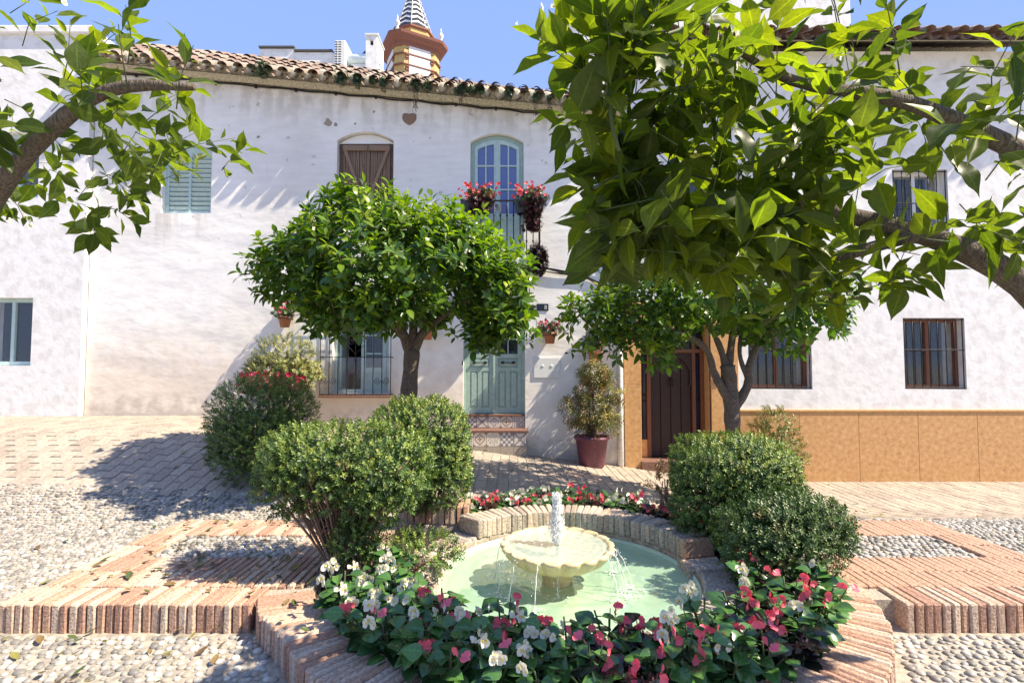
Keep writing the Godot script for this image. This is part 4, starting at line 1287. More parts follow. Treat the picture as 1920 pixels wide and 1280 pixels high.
func pool() -> void:
	var pw := thing("pool_wall", "round weathered brick wall holding the green fountain pool, higher at the back", "pool wall")
	var hi := brick_variants(Vector3(0.265, 0.15, 0.050), 0.007, 0.004)
	var n := int(deg_to_rad(123) * 1.06 / 0.0565)
	for i in n:
		var deg := 14.5 + 122.5 * (i + 0.5) / n
		piece("brick", hi[rng.randi() % 4], M.brick_pool[rng.randi() % 3] if rng.randf() < 0.75 else M.brick[3], pw, Transform3D(Basis(Vector3.UP, deg_to_rad(deg + rr(-1.2, 1.2))), pol(1.065 + rr(-0.007, 0.007), deg, 0.187 + rr(-0.005, 0.005))))
	var end_b := mb()
	rbox(end_b, Vector3(0.27, 0.145, 0.06), Vector3.ZERO, 0.010, Basis.IDENTITY, 0.003)
	obj("end_brick", end_b, M.brick[0], pw, Transform3D(Basis(Vector3.UP, deg_to_rad(12)), pol(1.065, 12.3, 0.187)))
	var st := brick_variants(Vector3(0.24, 0.055, 0.15), 0.008, 0.004)
	n = 30
	for i in n:
		var deg := 9.0 + 128.0 * (i + 0.5) / n * 1.0
		if i % 3 == 2: pass
		piece("brick", st[rng.randi() % 4], M.brick_pool[rng.randi() % 3], pw, Transform3D(Basis(Vector3.UP, deg_to_rad(deg + 90 + rr(-1, 1))).scaled_local(Vector3(0.42, 1, 1.5)), pol(1.055 + rr(-0.006, 0.006), deg, 0.078)))
	# low rim, to the front
	var lo := brick_variants(Vector3(0.25, 0.11, 0.056), 0.010, 0.005)
	n = int(deg_to_rad(237) * 1.08 / 0.063)
	for i in n:
		var deg := 137.0 + 234.0 * (i + 0.5) / n
		piece("brick", lo[rng.randi() % 4], M.brick_pool[rng.randi() % 3], pw, Transform3D(Basis(Vector3.UP, deg_to_rad(deg + rr(-1.5, 1.5))), pol(1.075 + rr(-0.008, 0.008), deg, 0.07 + rr(-0.006, 0.006))))
	# the higher corner at the left end of the back wall
	var cn := brick_variants(Vector3(0.05, 0.17, 0.27), 0.008, 0.004)
	for i in 11: piece("brick", cn[rng.randi() % 4], M.brick[[1, 3, 0][rng.randi() % 3]], pw, Transform3D(Basis(Vector3.UP, rr(-0.03, 0.03)), Vector3(-0.42 - i * 0.056, 0.245 + rr(-0.004, 0.004), -4.86 - i * 0.004)))
	obj("corner_base", bx(-1.04, -0.40, 0.0, 0.158, -4.98, -4.74, 0.01), M.brick_pool[1], pw)
	obj("left_pier", bx(-0.74, -0.50, 0.0, 0.20, -4.02, -3.80, 0.012), M.brick_pool[1], pw)
	obj("left_pier", bx(1.29, 1.58, 0.0, 0.115, -4.12, -3.84, 0.012), M.brick_pool[0], pw)
	# mortar core
	var core := mb()
	for i in 120:
		var a0 := 360.0 * i / 120.0
		var a1 := 360.0 * (i + 1) / 120.0
		var mid := (a0 + a1) / 2.0
		var y := 0.245 if mid > 15.0 and mid < 136.0 else 0.108
		quad(core, pol(1.185, a0, y), pol(1.185, a1, y), pol(0.95, a1, y), pol(0.95, a0, y))
		quad(core, pol(1.185, a0, -0.05), pol(1.185, a1, -0.05), pol(1.185, a1, y), pol(1.185, a0, y))
		quad(core, pol(0.95, a1, 0.0), pol(0.95, a0, 0.0), pol(0.95, a0, y), pol(0.95, a1, y))
	obj("mortar_core", core, M.mortar, pw)
	var bs := mb(true)
	lathe(bs, [Vector2(0.935, 0.07), Vector2(0.925, 0.075), Vector2(0.92, 0.05), Vector2(0.90, -0.12), Vector2(0.82, -0.17), Vector2(0.4, -0.18), Vector2(0.0, -0.18)].map(func(p): return p), 64)
	obj("painted_basin", bs, M.pool_paint, pw, Transform3D(Basis.IDENTITY, C))
	# water
	var wt := mb(true)
	var nz := FastNoiseLite.new()
	nz.seed = 4; nz.frequency = 3.2; nz.fractal_octaves = 3
	var hw := func(p: Vector3) -> float:
		var r := Vector2(p.x + 0.08, p.z).length()
		return 0.045 + 0.009 * nz.get_noise_2d(p.x, p.z) + 0.0035 * sin(r * 42.0 + 3.0 * nz.get_noise_2d(p.x * 0.6 + 9, p.z * 0.6)) * smoothstep(0.95, 0.3, r)
	var rings := 44
	for j in rings:
		for i in 128:
			var q := []
			for c in [[i, j + 1], [i + 1, j + 1], [i + 1, j], [i, j]]:
				var a: float = TAU * (c[0] % 128) / 128.0
				var r: float = 0.922 * c[1] / rings
				var p := Vector3(cos(a) * r, 0, -sin(a) * r)
				p.y = hw.call(p)
				q.append(p)
			if j == 0: tri(wt, q[0], q[1], q[2])
			else: quad(wt, q[0], q[1], q[2], q[3])
	tag(obj("pool_water", wt, M.water, self, Transform3D(Basis.IDENTITY, C)), "pale green rippled water filling the round pool", "", "", "structure")

func fountain() -> void:
	var at := Vector3(0.325, 0, -3.78)
	var ft := thing("fountain", "cream stone fountain with scalloped bowl on a short pedestal in the pool", "fountain", at)
	var pd := mb(true)
	lathe(pd, [Vector2(0.17, -0.18), Vector2(0.165, -0.1), Vector2(0.125, -0.02), Vector2(0.105, 0.06), Vector2(0.115, 0.12), Vector2(0.14, 0.17), Vector2(0.0, 0.175)], 28)
	obj("pedestal", pd, M.stone_bowl, ft)
	var prof := [Vector2(0.12, 0.16), Vector2(0.20, 0.168), Vector2(0.29, 0.195), Vector2(0.355, 0.235), Vector2(0.393, 0.275), Vector2(0.407, 0.298), Vector2(0.412, 0.310), Vector2(0.408, 0.320), Vector2(0.396, 0.325), Vector2(0.380, 0.322), Vector2(0.366, 0.312), Vector2(0.355, 0.296), Vector2(0.30, 0.262), Vector2(0.2, 0.235), Vector2(0.0, 0.225)]
	var st := mb(true)
	var seg := 180
	var lobes := 18.0
	var pt := func(i: int, k: int) -> Vector3:
		var t := TAU * (k % seg) / seg
		var p: Vector2 = prof[i]
		var lobe := absf(cos(t * lobes / 2.0))
		var amp := smoothstep(0.12, 0.36, p.x) * (0.08 if i < 9 else 0.035)
		var r := p.x * (1.0 - amp * pow(1.0 - lobe, 1.6))
		return Vector3(cos(t) * r, p.y, -sin(t) * r)
	for i in prof.size() - 1:
		for k in seg:
			quad(st, pt.call(i, k), pt.call(i, k + 1), pt.call(i + 1, k + 1), pt.call(i + 1, k))
	obj("bowl", st, M.stone_bowl, ft)
	var nzl := mb(true)
	lathe(nzl, [Vector2(0.012, 0.22), Vector2(0.012, 0.325), Vector2(0.007, 0.335), Vector2(0.0, 0.335)], 10)
	obj("nozzle", nzl, pbr(lin(0.12, 0.12, 0.12), 0.3, 1.0), ft)
	# water standing in the bowl, churned
	var wn := FastNoiseLite.new()
	wn.seed = 8; wn.frequency = 11.0; wn.fractal_octaves = 3
	var bw := mb(true)
	for j in 26:
		for i in 120:
			var q := []
			for c in [[i, j + 1], [i + 1, j + 1], [i + 1, j], [i, j]]:
				var a: float = TAU * (c[0] % 120) / 120.0
				var r: float = 0.362 * c[1] / 26.0
				var p := Vector3(cos(a) * r, 0, -sin(a) * r)
				p.y = 0.3075 + wn.get_noise_2d(p.x, p.z) * 0.011 * (1.0 - 0.7 * r / 0.37) + 0.002 * sin(r * 120.0)
				q.append(p)
			if j == 0: tri(bw, q[0], q[1], q[2])
			else: quad(bw, q[0], q[1], q[2], q[3])
	var water := thing("fountain_water", "white frothing water jet and splashes falling from the scalloped bowl", "water", at)
	water.set_meta("kind", "stuff")
	obj("bowl_water", bw, M.bowl_water, water)
	# jet
	var jn := FastNoiseLite.new()
	jn.seed = 3; jn.frequency = 16.0; jn.fractal_octaves = 2
	var rad := func(y: float) -> float:   # y from 0 at the nozzle to 1 at the top
		return 0.010 + 0.028 * sin(minf(1.0, y * 1.25) * PI * 0.8) + 0.020 * smoothstep(0.35, 0.0, absf(y - 0.22))
	for layer in 2:
		var jt := mb(true)
		var tall := 0.345
		for i in 30:
			for k in 20:
				var q := []
				for c in [[i, k], [i, k + 1], [i + 1, k + 1], [i + 1, k]]:
					var y: float = c[0] / 30.0
					var a: float = TAU * (c[1] % 20) / 20.0
					var r: float = rad.call(y) * (0.75 if layer == 0 else 0.45) * (1.0 + 0.75 * jn.get_noise_3d(cos(a) * 0.09, y * 0.5 + layer * 9.0, sin(a) * 0.09))
					if c[0] == 30: r = 0.004
					q.append(Vector3(cos(a) * r + 0.012 * jn.get_noise_1d(y * 0.6), 0.318 + y * tall, -sin(a) * r))
				quad(jt, q[0], q[1], q[2], q[3])
		obj("jet", jt, M.foam, water)
	var dm := SphereMesh.new()
	dm.radius = 1.0; dm.height = 2.0; dm.radial_segments = 7; dm.rings = 4
	var xf := []
	for i in 1500:
		var y := pow(rng.randf(), 1.1)
		var r: float = rad.call(y) * rr(0.4, 1.35)
		var a := rr(0, TAU)
		var s := rr(0.0012, 0.0042)
		xf.append(Transform3D(Basis.IDENTITY.scaled(Vector3(s, s * rr(1.0, 3.2), s)), Vector3(cos(a) * r, 0.315 + y * 0.36, sin(a) * r)))
	for i in 90:
		var a := rr(0, TAU)
		var r := rr(0.03, 0.2)
		var s := rr(0.0015, 0.004)
		xf.append(Transform3D(Basis.IDENTITY.scaled(Vector3(s, s * 1.5, s)), Vector3(cos(a) * r, 0.325 + rng.randf() * 0.12 * (1.0 - r * 3.0), sin(a) * r)))
	# threads falling from the notches
	var fall := mb(true)
	for f in [[205, 0.9], [248, 1.3], [268, 1.0], [320, 1.2], [332, 1.6], [338, 1.0], [345, 1.7], [20, 0.8], [170, 0.8], [222, 0.8], [100, 0.8]]:
		var a := deg_to_rad(f[0])
		var pts := []
		var rd := []
		for i in 12:
			var t := i / 11.0
			var r: float = 0.392 + 0.085 * f[1] * t
			var y := 0.318 - 0.275 * t * t
			pts.append(Vector3(cos(a) * r + rr(-0.005, 0.005), y, -sin(a) * r + rr(-0.005, 0.005)))
			rd.append(rr(0.0012, 0.0042))
		if f[0] == 268: 
			pts = pts.map(func(p): return Vector3(p.x * 1.0, p.y * 0.62 + 0.0, p.z * 0.55))
		tube(fall, pts, rd, 6)
		for i in 26:
			var p: Vector3 = pts[rng.randi() % 12]
			var s := rr(0.0012, 0.0036)
			xf.append(Transform3D(Basis.IDENTITY.scaled(Vector3(s, s * rr(1, 2.4), s)), p + Vector3(rr(-0.03, 0.03), rr(-0.02, 0.02), rr(-0.03, 0.03))))
		for i in 20:
			var g := rr(0, TAU)
			var rr0 := rr(0.0, 0.09)
			var s := rr(0.0018, 0.005)
			xf.append(Transform3D(Basis.IDENTITY.scaled(Vector3(s * 1.7, s * 0.6, s * 1.7)), Vector3(pts[11].x + cos(g) * rr0, 0.052 + rr(0, 0.012), pts[11].z + sin(g) * rr0)))
	obj("falling_thread", fall, M.drop, water)
	many("droplets", dm, M.drop, xf, [], water)

# ---------------------------------------------------------------- begonias
var beg_leaf := []
var petals := []
var centre_mesh: ArrayMesh

func make_flower_meshes() -> void:
	beg_leaf = [
		leaf_mesh([0.0, 0.30, 0.43, 0.45, 0.38, 0.22, 0.0], 0.28, 0.30, 0.03, 2, 0.12),
		leaf_mesh([0.0, 0.34, 0.47, 0.44, 0.35, 0.20, 0.0], -0.15, 0.45, 0.04, 2, -0.12),
		leaf_mesh([0.0, 0.26, 0.40, 0.43, 0.37, 0.2, 0.0], 0.5, 0.15, 0.03, 2, 0.1)]
	for v in 3:
		var st := mb(true)
		for k in 4:
			var big := k % 2 == 0
			var a := k * PI / 2 + rr(-0.25, 0.25)
			var ln := (1.0 if big else 0.72) * rr(0.9, 1.1)
			var w := (0.52 if big else 0.3) * rr(0.9, 1.1)
			var b := Basis(Vector3(0, 0, 1), a)
			var tilt := rr(0.15, 0.7)
			var g := func(i: int, j: int) -> Vector3:
				var t := i / 5.0
				var s := j / 2.0
				var ww := w * sin(minf(t * 0.82 + 0.12, 1.0) * PI)
				return b * Vector3(s * ww, t * ln * cos(tilt), t * ln * sin(tilt) * (0.6 + 0.4 * t) + 0.2 * s * s * ww + 0.05 * sin(t * 7.0 + j))
			for i in 5:
				for j in range(-2, 2):
					quad(st, g.call(i, j), g.call(i, j + 1), g.call(i + 1, j + 1), g.call(i + 1, j))
		petals.append(done(st))
	var c := mb(true)
	lathe(c, [Vector2(0.16, 0.0), Vector2(0.2, 0.1), Vector2(0.12, 0.22), Vector2(0.0, 0.26)], 7)
	centre_mesh = done(c)

func flower(parent: Node, pos: Vector3, facing: Vector3, size: float, m: Material, centre := true) -> void:
	var x := frame(Vector3.UP if absf(facing.normalized().y) < 0.9 else Vector3.RIGHT, facing)
	var f := piece("flower", petals[rng.randi() % 3], m, parent, Transform3D((x * Basis(Vector3(0, 0, 1), rr(0, TAU))).scaled_local(Vector3.ONE * size), pos))
	if centre: piece("flower_centre", centre_mesh, M.stamen, f, Transform3D(Basis(Vector3.RIGHT, PI / 2), Vector3(0, 0, 0.05)))

# a begonia; near ones have each leaf a part, far ones joined foliage
func begonia(bronze: bool, bloom: Material, tall: float, stems: int, flowers: int, near: bool) -> Node3D:
	var o := Node3D.new()
	var sm := mb(true)
	var fol := SurfaceTool.new()
	var leaf_m: Array = M.begonia_bronze if bronze else M.begonia_green
	var far_leaf := []
	for s in stems:
		var a := TAU * s / stems + rr(-0.5, 0.5)
		var lean := rr(0.15, 0.62)
		var ht := tall * rr(0.65, 1.05)
		var out := Vector3(cos(a), 0, sin(a))
		var tip := out * lean * ht + Vector3(0, ht, 0)
		var path := smooth_path([out * 0.02, out * lean * ht * 0.35 + Vector3(0, ht * 0.5, 0), tip], 4)
		tube(sm, path, [0.005], 5)
		var n := 6
		for k in n:
			var t := 0.3 + 0.7 * (k + rr(0, 0.6)) / n
			var p: Vector3 = path[clampi(int(t * 8), 0, 8)]
			var la := a + (1.4 if k % 2 else -1.4) + rr(-0.9, 0.9)
			var d := Vector3(cos(la), rr(-0.1, 0.5), sin(la)).normalized()
			var start := p + d * 0.025
			var ln := rr(0.085, 0.13) * (1.0 - 0.25 * (k / float(n))) * (1.0 if near else 0.85)
			var nrm := (Vector3(0, 1.0, 0) + d * 0.25 + Vector3(rr(-0.4, 0.4), 0, rr(-0.2, 0.6))).normalized()
			tube(sm, [p, start], [0.0025], 4)
			var xf := leaf_xf(start, d, nrm, ln, rr(0.85, 1.05))
			if near: piece("leaf", beg_leaf[rng.randi() % 3], leaf_m[rng.randi() % 3], o, xf)
			else: far_leaf.append(xf)
	obj("stems", sm, M.bronze_stem if bronze else M.green_twig, o)
	if not near:
		for k in 3:
			fol = SurfaceTool.new()
			fol.begin(Mesh.PRIMITIVE_TRIANGLES)
			for i in range(k, far_leaf.size(), 3): fol.append_from(beg_leaf[k], 0, far_leaf[i])
			piece("foliage", fol.commit(), leaf_m[k], o)
	var fs := mb(true)
	for k in flowers:
		var a := rr(0, TAU)
		var p := Vector3(cos(a) * tall * rr(0.1, 0.55), tall * rr(0.9, 1.18), sin(a) * tall * rr(0.1, 0.55) + 0.03)
		tube(fs, [p - Vector3(0, 0.09, 0) - Vector3(p.x, 0, p.z) * 0.3, p], [0.0028], 4)
		for j in (2 + rng.randi() % 3 if near else 2):
			flower(o, p + Vector3(rr(-0.035, 0.035), rr(-0.03, 0.02), rr(-0.03, 0.035)), Vector3(rr(-0.8, 0.8), rr(0.1, 0.9), rr(0.3, 1.0)), rr(0.024, 0.033) * (1.0 if bloom == M.petal_white else 1.0), bloom, near and bloom == M.petal_white)
	tag(obj("flower_stalks", fs, M.green_twig if not bronze else M.bronze_stem, o), "", "", "", "stuff")
	return o

func begonias() -> void:
	make_flower_meshes()
	var kinds := {
		"w": [], "p": [], "r": [], "W": [], "P": [], "R": []}
	for k in 2:
		kinds.w.append(begonia(false, M.petal_white, 0.27, 6, 3 - k, true))
		kinds.p.append(begonia(true, M.petal_pink, 0.25, 6, 1 + k, true))
		kinds.r.append(begonia(false, M.petal_pink, 0.26, 6, 2, true))
		kinds.W.append(begonia(false, M.petal_white, 0.22, 8, 3, false))
		kinds.P.append(begonia(true, M.petal_pink, 0.22, 7, 4, false))
		kinds.R.append(begonia(false, M.petal_rose, 0.22, 8, 3, false))
	var words := {"w": "white flowered green begonia", "p": "pink flowered bronze begonia", "r": "sparsely pink flowered green begonia",
		"W": "small white flowered green begonia", "P": "small pink flowered bronze begonia", "R": "small rose flowered green begonia"}
	var nth := ["first", "second", "third", "fourth", "fifth", "sixth", "seventh", "eighth", "ninth", "tenth", "eleventh", "twelfth", "thirteenth", "fourteenth", "fifteenth", "sixteenth", "seventeenth", "eighteenth", "nineteenth", "twentieth"]
	var rows := [   # radius, from, to (degrees), kinds, where
		[1.27, 196.0, 352.0, "wwwwrprwrrprwrpwrrw", "along the front pool rim"],
		[1.44, 203.0, 354.0, "wwwwrwrwprwrprrpwrw", "in the middle row of the front bed"],
		[1.58, 208.0, 352.0, "wwrwwrwwrprwrpwrrwww", "against the front brick kerb"],
		[1.30, 22.0, 128.0, "PWPPWWPRWWPWPW", "just behind the back pool wall"],
		[1.48, 26.0, 136.0, "WPWWPWRWPWWWPW", "in the back bed's second row"],
		[1.60, 60.0, 140.0, "WWRWWWPWWW", "at the outer edge of the back bed"]]
	for row in rows:
		var list: String = row[3]
		for i in list.length():
			var k := list[i]
			var deg: float = lerpf(row[1], row[2], i / float(list.length() - 1)) + rr(-1.5, 1.5)
			var o: Node3D = kinds[k][rng.randi() % 2].duplicate()
			o.name = numbered("begonia")
			add_child(o)
			var front: bool = row[1] > 180.0
			var idx := i if front else list.length() - 1 - i
			var s := rr(0.88, 1.12)
			o.transform = Transform3D(Basis(Vector3.UP, rr(-1.0, 1.0)).scaled(Vector3(s, s, s)), pol(row[0] + rr(-0.03, 0.03), deg, 0.09))
			tag(o, "%s, %s from left %s" % [words[k], nth[idx], row[4]], "begonia", "begonias in the front bed" if front else "begonias in the back bed")
	for k in kinds:
		for o in kinds[k]: o.free()

# ---------------------------------------------------------------- trees and shrubs
func in_lobe(l: Array, shell: float) -> Vector3:   # a random point of an ellipsoid [centre, radii], towards its skin
	var d := Vector3(rng.randfn(), rng.randfn(), rng.randfn()).normalized()
	var r := lerpf(pow(rng.randf(), 1 / 3.0), 1.0, shell)
	return l[0] + d * (l[1] as Vector3) * r

func inside_depth(p: Vector3, lobes: Array) -> float:
	var best := 9.0
	for l in lobes:
		best = minf(best, ((p - l[0]) / (l[1] as Vector3)).length())
	return best

# leaves in whorls at the twig ends, over the lobes of a crown
func citrus_crown(o: Node3D, lobes: Array, clusters: int, per: int, ln: float, singles: int, limbs: Array, blossoms: int, meshes: Array, skip: Callable, lemon := false) -> void:
	var total := 0.0
	for l in lobes: total += (l[1].x * l[1].y + l[1].y * l[1].z + l[1].x * l[1].z) * (l[2] if l.size() > 2 else 1.0)
	var all := []
	var open := -0.33 if lemon else -0.36
	var tw := mb(true)
	var noise := FastNoiseLite.new()
	noise.seed = rng.randi() % 1000
	noise.frequency = 1.1
	var bl := []
	for l in lobes:
		var n := int(clusters * (l[1].x * l[1].y + l[1].y * l[1].z + l[1].x * l[1].z) / total * (l[2] if l.size() > 2 else 1.0))
		for i in n:
			var p := in_lobe(l, rr(0.35, 1.0))
			var dep := inside_depth(p, lobes)
			if dep < 0.55 and rng.randf() < 0.6: continue
			if noise.get_noise_3dv(p * 1.7) < open: continue
			p += (p - l[0]).normalized() * noise.get_noise_3dv(p * 2.0) * 0.27
			if rng.randf() < 0.07: p += (p - l[0]).normalized() * ln * rr(0.6, 1.6)
			if skip.call(p): continue
			var outw: Vector3 = ((p - l[0]) / (l[1] as Vector3)).normalized()
			var grow := (outw * 0.8 + Vector3(0, 0.55, 0) + Vector3(rr(-0.5, 0.5), rr(-0.35, 0.35), rr(-0.5, 0.5))).normalized()
			var back := p - grow * ln * rr(1.0, 1.8)
			var kink := Vector3(rr(-0.02, 0.02), rr(-0.02, 0.01), rr(-0.02, 0.02))
			tube(tw, [back - grow * ln * 0.3 + kink, back.lerp(p, 0.3) - kink, p + grow * ln * 0.1], [0.0024, 0.002, 0.0014], 4)
			var young := rng.randf() < smoothstep(-0.5, 0.8, outw.y) * 0.85
			var fresh := rr(0.0, 1.0)
			var a0 := rr(0, TAU)
			var side := frame(grow, Vector3(0.3, 0.8, 0.4))
			for k in per:
				var a := a0 + k * 2.4
				var t := k / float(per)
				var d := (side.x * cos(a) + side.z * sin(a)) * lerpf(1.0, 0.5, t) + grow * lerpf(0.15, 1.0, t) + Vector3(0, rr(-0.35, 0.15), 0)
				var at := p.lerp(back, 1.0 - t)
				var nrm := (grow + Vector3(0, 0.6, 0) + Vector3(rr(-0.5, 0.5), 0, rr(-0.5, 0.5))).normalized()
				var size := ln * (rr(0.75, 1.2) if rng.randf() < 0.75 else rr(0.4, 0.75)) * (0.85 if young and t > 0.6 else 1.0)
				var tone := rng.randi() % 3
				if young and t > 0.3: tone = 3 if fresh > 0.35 else 1
				elif rng.randf() < 0.25: tone = 4
				all.append([leaf_xf(at + d.normalized() * 0.012, d, nrm, size, rr(0.9, 1.1)), tone, at.distance_to(Vector3(0, 1.6, 0)) + 0.35 * maxf(0.0, 1.0 - dep) * 3.0 + (0.0 if absf(at.x) < absf(at.z) * 0.5 and at.z < -0.8 else 6.0)])
			if bl.size() < blossoms and rng.randf() < 0.5: bl.append([p + grow * ln * 0.3, grow])
	for lb in limbs: tube(tw, lb[0], lb[1], 6)
	obj("twigs", tw, M.green_twig if lemon else M.twig, o)
	all.sort_custom(func(a, b): return a[2] < b[2])
	var xf := [[], [], []]
	var col := [[], [], []]
	var tones := [lin(0.155, 0.31, 0.07), lin(0.35, 0.56, 0.06), lin(0.105, 0.23, 0.07), lin(0.56, 0.74, 0.07), lin(0.21, 0.38, 0.09)]
	if lemon: tones = [lin(0.24, 0.36, 0.08), lin(0.32, 0.45, 0.08), lin(0.16, 0.26, 0.07), lin(0.46, 0.58, 0.08), lin(0.27, 0.38, 0.12)]
	for i in all.size():
		if i < singles: piece("leaf", meshes[rng.randi() % 3], (M.lemon_leaf if lemon else M.citrus_leaf)[all[i][1]], o, all[i][0])
		else:
			var w := rng.randi() % 3
			xf[w].append(all[i][0])
			var v := rr(0.75, 1.2)
			var c: Color = tones[all[i][1]]
			col[w].append(Color(c.r * v, c.g * v, c.b * v))
	for w in 3: many("crown", meshes[w], M.lemon if lemon else M.citrus, xf[w], col[w], o)
	for b in bl:
		for k in 2 + rng.randi() % 3:
			var f: Vector3 = (b[1] + Vector3(rr(-0.7, 0.7), rr(-0.5, 0.5), rr(-0.2, 0.9))).normalized()
			flower(o, b[0] + f * rr(0.015, 0.05), f, rr(0.014, 0.02), M.petal_white)

func citrus_mesh(near: bool) -> Array:
	var out := []
	var shape := [0.0, 0.03, 0.115, 0.185, 0.225, 0.24, 0.232, 0.205, 0.155, 0.09, 0.03, 0.0]
	for v in [[1.0, 0.30, 0.28, 0.07], [1.18, 0.12, 0.52, 0.12], [0.85, 0.55, 0.02, 0.10]]:
		if near: out.append(leaf_mesh(shape.map(func(w): return w * v[0]), v[1], v[2], v[3], 2))
		else: out.append(leaf_mesh([0.02, 0.18, 0.25, 0.245, 0.16, 0.0].map(func(w): return w * v[0]), v[1], v[2], 0.0, 1))
	return out

func no_skip(_p: Vector3) -> bool: return false

func trunk(o: Node3D, paths: Array) -> void:
	var st := mb(true)
	for p in paths:
		var pts := smooth_path(p[0], 6)
		var rd := []
		for i in pts.size():
			var t := i / float(pts.size() - 1)
			rd.append(lerpf(p[1], p[2], t) * (1.0 + 0.07 * sin(i * 1.7 + p[1] * 40)))
		tube(st, pts, rd, 12)
	obj("trunk", st, M.bark, o)

func trees() -> void:
	var far := citrus_mesh(false)
	# the round orange tree in the middle
	var t1 := thing("orange_tree", "orange tree with wide dense round crown standing in front of the old white house", "tree")
	trunk(t1, [[[Vector3(-1.25, -0.1, -6.2), Vector3(-1.26, 0.5, -6.2), Vector3(-1.24, 1.2, -6.2), Vector3(-1.20, 1.80, -6.2)], 0.115, 0.09],
		[[Vector3(-1.21, 1.72, -6.2), Vector3(-1.32, 2.0, -6.15), Vector3(-1.55, 2.25, -6.1), Vector3(-1.95, 2.6, -6.0)], 0.075, 0.03],
		[[Vector3(-1.20, 1.72, -6.2), Vector3(-1.19, 2.1, -6.2), Vector3(-1.25, 2.6, -6.3), Vector3(-1.2, 3.1, -6.3)], 0.065, 0.025],
		[[Vector3(-1.20, 1.72, -6.2), Vector3(-1.06, 1.98, -6.15), Vector3(-0.8, 2.2, -6.1), Vector3(-0.3, 2.5, -6.0)], 0.06, 0.02],
		[[Vector3(-1.20, 1.8, -6.2), Vector3(-1.1, 2.05, -6.35), Vector3(-1.0, 2.5, -6.7)], 0.05, 0.02]])
	var lobes := [[Vector3(-1.35, 2.78, -6.2), Vector3(1.45, 0.70, 1.25)], [Vector3(-1.75, 3.15, -6.2), Vector3(0.75, 0.62, 0.8)], [Vector3(-0.9, 3.1, -6.2), Vector3(0.7, 0.5, 0.7)], [Vector3(-2.6, 2.75, -6.2), Vector3(0.5, 0.42, 0.6)],
		[Vector3(-0.15, 2.55, -6.1), Vector3(0.42, 0.50, 0.6)], [Vector3(-0.15, 2.15, -6.0), Vector3(0.40, 0.28, 0.4)], [Vector3(-2.05, 2.2, -5.9), Vector3(0.42, 0.24, 0.4)], [Vector3(-1.5, 2.3, -5.5), Vector3(0.7, 0.28, 0.4)], [Vector3(-0.35, 1.95, -6.0), Vector3(0.22, 0.22, 0.2)]]
	citrus_crown(t1, lobes, 1800, 9, 0.115, 300, [], 26, far, no_skip)
	# the tree on the right
	var t2 := thing("orange_tree", "orange tree with forked scarred trunk in front of the wooden arch door", "tree")
	trunk(t2, [[[Vector3(2.86, -0.45, -6.7), Vector3(2.86, 0.3, -6.7), Vector3(2.85, 0.8, -6.7), Vector3(2.83, 1.25, -6.7), Vector3(2.80, 1.60, -6.7)], 0.10, 0.095],
		[[Vector3(2.84, 1.1, -6.7), Vector3(2.66, 1.38, -6.65), Vector3(2.60, 1.52, -6.65), Vector3(2.45, 1.85, -6.6), Vector3(1.9, 2.1, -6.5), Vector3(1.3, 2.15, -6.5)], 0.06, 0.025],
		[[Vector3(2.80, 1.45, -6.7), Vector3(2.72, 1.8, -6.7), Vector3(2.5, 2.3, -6.7)], 0.06, 0.025],
		[[Vector3(2.80, 1.5, -6.7), Vector3(2.88, 1.9, -6.75), Vector3(3.0, 2.5, -6.8)], 0.06, 0.03],
		[[Vector3(2.88, 1.05, -6.7), Vector3(3.06, 1.35, -6.7), Vector3(3.08, 1.6, -6.7), Vector3(3.3, 2.0, -6.7), Vector3(3.8, 2.5, -6.6)], 0.065, 0.03],
		[[Vector3(3.06, 1.42, -6.7), Vector3(2.97, 1.75, -6.72), Vector3(3.05, 2.2, -6.8)], 0.035, 0.02]])
	var l2 := [[Vector3(2.7, 2.65, -6.7), Vector3(1.5, 0.62, 1.2)], [Vector3(1.75, 2.35, -6.6), Vector3(0.75, 0.5, 0.7)], [Vector3(1.0, 2.25, -6.5), Vector3(0.42, 0.42, 0.45)], [Vector3(3.5, 2.4, -6.6), Vector3(0.9, 0.55, 0.8)], [Vector3(1.55, 1.92, -6.4), Vector3(0.5, 0.2, 0.35)], [Vector3(1.85, 1.74, -6.35), Vector3(0.22, 0.18, 0.2)], [Vector3(2.2, 3.0, -6.7), Vector3(0.7, 0.4, 0.7)]]
	citrus_crown(t2, l2, 1100, 8, 0.115, 250, [], 16, far, no_skip)
	# the lemon branches close overhead
	var near := citrus_mesh(true)
	var t3 := thing("lemon_tree", "lemon tree with large backlit leaves and white blossom close overhead at right", "tree")
	trunk(t3, [[[Vector3(2.55, -0.05, -2.1), Vector3(2.52, 0.8, -2.1), Vector3(2.45, 1.5, -2.05)], 0.11, 0.085],
		[[Vector3(2.45, 1.45, -2.05), Vector3(2.0, 2.0, -2.1), Vector3(1.45, 2.25, -2.2), Vector3(1.0, 2.30, -2.1), Vector3(0.72, 2.30, -1.9)], 0.065, 0.004],
		[[Vector3(2.45, 1.45, -2.05), Vector3(2.3, 2.1, -1.9), Vector3(1.6, 2.55, -1.9), Vector3(1.0, 2.62, -1.8), Vector3(0.6, 2.7, -1.6)], 0.055, 0.004],
		[[Vector3(1.7, 2.15, -2.15), Vector3(1.3, 2.05, -2.2), Vector3(0.95, 2.08, -2.1), Vector3(0.6, 2.05, -1.9)], 0.03, 0.004],
		[[Vector3(2.4, 1.6, -2.05), Vector3(2.9, 2.3, -1.8), Vector3(3.3, 2.8, -1.6)], 0.055, 0.02]])
	var near_twigs := []
